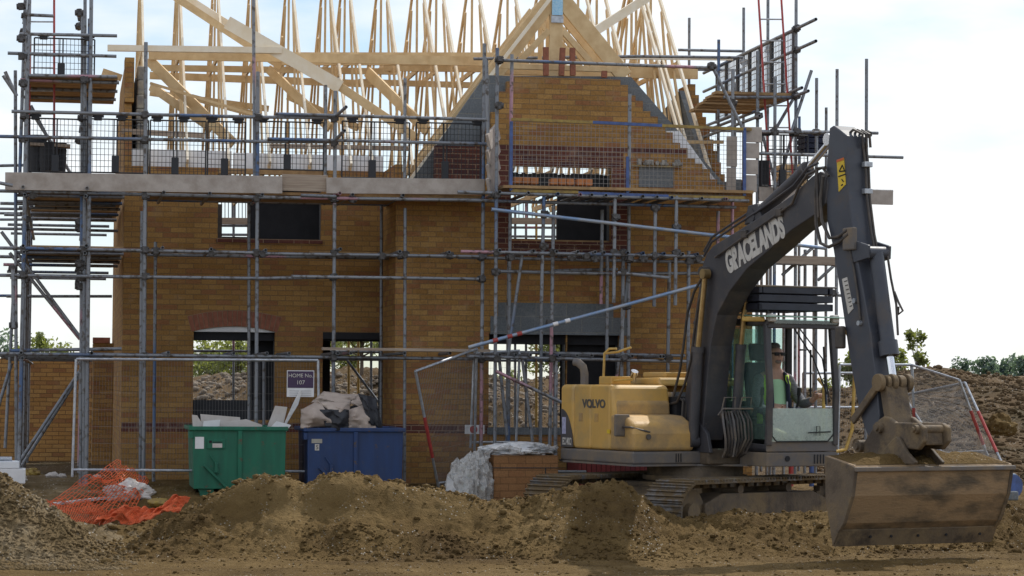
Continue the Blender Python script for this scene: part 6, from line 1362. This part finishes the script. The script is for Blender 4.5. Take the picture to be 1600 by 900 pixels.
# seat and controls
seat = MB().box(.24, .76, .68, 1.16, 1.42, 1.54).build('seat', M['trousers'], cabo, bevel=.04, seg=3); MB().beam((.22, .92, 1.5), (.08, .92, 2.25), .46, .12, (1,0,0)).build('backrest', M['navy'], cabo, bevel=.04, seg=3); MB().beam((.09,.92,2.28),(.04,.92,2.50), .26, .09, (1,0,0)).build('headrest', M['navy'], cabo, bevel=.03, seg=3)
for yy in (.50, 1.06):
    MB().box(.25, .82, yy-.06, yy+.06, 1.60, 1.68).build('console', M['navy'], cabo, bevel=.02)
    MB().path([(.76, yy, 1.66), (.80, yy, 1.76), (.81, yy, 1.85)], .016).tube((.81, yy, 1.83), (.82, yy, 1.93), .026, 10).build('joystick', M['black'], cabo, smooth=True)
MB().path([(1.0,.74,1.2), (1.02,.74,1.75)], .012).path([(1.0,.84,1.2), (1.04,.84,1.72)], .012).build('pedal_lever', M['steel'], cabo)
MB().tube((.5, 1.12, 1.80), (.5, 1.12, 1.98), .05, 12).build('beacon', M['rail'], cabo, smooth=True)
crumple('cab_litter', '', '', (1.18, y0+.25, 1.30), (.12,.16,.12), 'yellow_low', 40, sub=12, amp=.12, par=cabo)

# driver
pm = XM @ Matrix.Translation((.44, .89, 1.44))
def skin_body(name, V, E, Rd, m, label, cat, root=0, sub=2):
    me = bpy.data.meshes.new(name); me.from_pydata([Vector(v) for v in V], E, []); o = bpy.data.objects.new(name, me); col.objects.link(o)
    md = o.modifiers.new('skin', 'SKIN'); md.use_smooth_shade = True
    if not me.skin_vertices: 
        bm = bmesh.new(); bm.from_mesh(me); bm.verts.layers.skin.verify(); bm.to_mesh(me); bm.free()
    for i, s in enumerate(me.skin_vertices[0].data):
        r_ = Rd[i]; s.radius = r_ if isinstance(r_, tuple) else (r_, r_); s.use_root = (i == root)
    sb = o.modifiers.new('sub', 'SUBSURF'); sb.levels = sub; sb.render_levels = sub
    dg = bpy.context.evaluated_depsgraph_get(); dg.update(); nm = bpy.data.meshes.new_from_object(o.evaluated_get(dg)); o.modifiers.clear(); o.data = nm; nm.materials.clear(); nm.materials.append(m)
    for p in nm.polygons: p.use_smooth = True
    return o
V = [(.05,0,.10),(.03,0,.28),(.02,0,.44),(.04,0,.56),(.06,0,.64),(.08,0,.72),(.085,0,.80),(.075,0,.87)]
Rd = [(.14,.10),(.145,.105),(.15,.10),(.11,.075),(.058,.058),(.078,.072),(.10,.084),(.075,.065)]
E = [(i, i+1) for i in range(7)]
def chain(par, pts, rs):
    global V, Rd, E
    for p, r_ in zip(pts, rs): V.append(p); Rd.append(r_); E.append((par, len(V)-1)); par = len(V)-1
    return par
hands = []
for s in (-1, 1):
    hz_ = 0 if s > 0 else -.16
    e = chain(3, [(.03, s*.19, .52), (.10, s*.26, .33), (.20, s*.285, .24+hz_*.3), (.34, s*.27, .26+hz_*.7), (.45, s*.26, .30+hz_), (.50, s*.26, .335+hz_)], [.062, .055, .048, .042, .030, (.038,.022)])
    for k, (dy, l_) in enumerate(((-.03,.9),(-.01,1),(.012,.95),(.03,.8))):
        chain(e, [(.535, s*.26+dy*.9, .352+hz_), (.565, s*.26+dy*.7, .35+hz_), (.572, s*.26+dy*.6, .325+hz_), (.555, s*.26+dy*.5, .305+hz_)], [.0105, .010, .009, .0075])
    chain(e, [(.505, s*.26-s*.04, .350+hz_), (.53, s*.26-s*.05, .375+hz_), (.555, s*.26-s*.035, .385+hz_)], [.012, .011, .009])
    chain(0, [(.18, s*.10, .09), (.42, s*.14, .10), (.50, s*.14, .06), (.56, s*.14, -.12), (.60, s*.14, -.28), (.60, s*.14, -.33), (.70, s*.14, -.34)], [.10, .072, .068, .055, .040, .045, .035])
person = skin_body('person', V, E, Rd, M['skin'], 'p', 'person')
person.matrix_world = pm @ Matrix.Scale(1.16, 4); tag(person, 'seated driver in sunglasses, green t-shirt and open yellow safety vest inside the excavator cab', 'person')
def cloth(name, Vs, Rs, Es, m): 
    o = skin_body(name, Vs, Es, Rs, M[m], None, None); o.parent = person; return o
# T-shirt and trousers follow the body, slightly larger
g = lambda r_: tuple(x+.014 for x in r_) if isinstance(r_, tuple) else r_+.012
cloth('tshirt', [(.06,0,.02)]+V[1:4], [(.18,.15), (.18,.14), (.185,.135), (.135,.10)], [(0,1),(1,2),(2,3)], 'tee')
for s in (-1, 1):
    cloth('sleeve', [(.03, s*.15, .53), (.03, s*.19, .52), (.10, s*.26, .33), (.20, s*.285, .24-(s<0)*.05), (.34, s*.27, .26-(s<0)*.11), (.42, s*.263, .29-(s<0)*.14)], [.07, .076, .069, .062, .055, .045], [(i, i+1) for i in range(5)], 'stripe')
    cloth('trouser_leg', [(.05, s*.06, .09), (.18, s*.10, .09), (.42, s*.14, .10), (.50, s*.14, .06), (.56, s*.14, -.12), (.60, s*.14, -.27)], [.12, .115, .086, .082, .07, .058], [(i, i+1) for i in range(5)], 'trousers')
    # open vest fronts and shoulders
    vs = MB(); n = 12; vv = []
    for i in range(n+1):
        t = i/n; z = lerp(.02, .56, t); 
        for j in range(6):
            a = lerp(.50, 1.75, j/5); rx = lerp(.165, .160, t)*(.86 if t > .9 else 1); ry = lerp(.20, .205, t)*(.90 if t > .9 else 1); xx = .03+rx*math.cos(a); yy = s*ry*math.sin(a); vv.append((xx, yy, z))
    vs.add(vv, [(i*6+j, i*6+j+1, (i+1)*6+j+1, (i+1)*6+j) for i in range(n) for j in range(5)])
    o = vs.build('vest', M['hivis'], person, smooth=True); sd_ = o.modifiers.new('s', 'SOLIDIFY'); sd_.thickness = .012
    st_ = MB(); st_.path([(.165, s*.11, .02), (.172, s*.11, .25), (.155, s*.11, .45), (.11, s*.10, .57), (.02, s*.10, .61)], .026, 6); st_.build('vest_edge', M['navy'], person, smooth=True)
hd = MB()
o = skin_body('hair', [(.06,0,.84),(.045,0,.90),(.01,0,.86),(-.02,0,.78)], [(0,1),(1,2),(2,3)], [(.092,.07),(.08,.055),(.088,.06),(.07,.045)], M['hair'], None, None); o.parent = person
MB().box(.150, .172, -.068, -.008, .775, .812).box(.150, .172, .008, .068, .775, .812).box(.16,.172,-.01,.01,.797,.806).box(.02,.165,-.088,-.080,.797,.806).box(.02,.165,.080,.088,.797,.806).build('sunglasses', M['black'], person, bevel=.008)
MB().prism([(.14,.76),(.178,.755),(.158,.80)], 1, -.013, .013).build('nose', M['skin'], person, bevel=.008)
for s in (-1, 1): MB().tube((.06, s*.082, .785), (.05, s*.100, .79), .024, 10).build('ear', M['skin'], person, bevel=.006, smooth=True)
MB().box(.140, .158, -.026, .026, .722, .730).build('mouth', mat('lips', (.28,.12,.10), .6), person, bevel=.003)
o = skin_body('stubble', [(.115,-.045,.725),(.125,0,.705),(.115,.045,.725)], [(0,1),(1,2)], [(.03,.03),(.034,.034),(.03,.03)], mat('grey_stubble', (.26,.21,.185), .9), None, None); o.parent = person
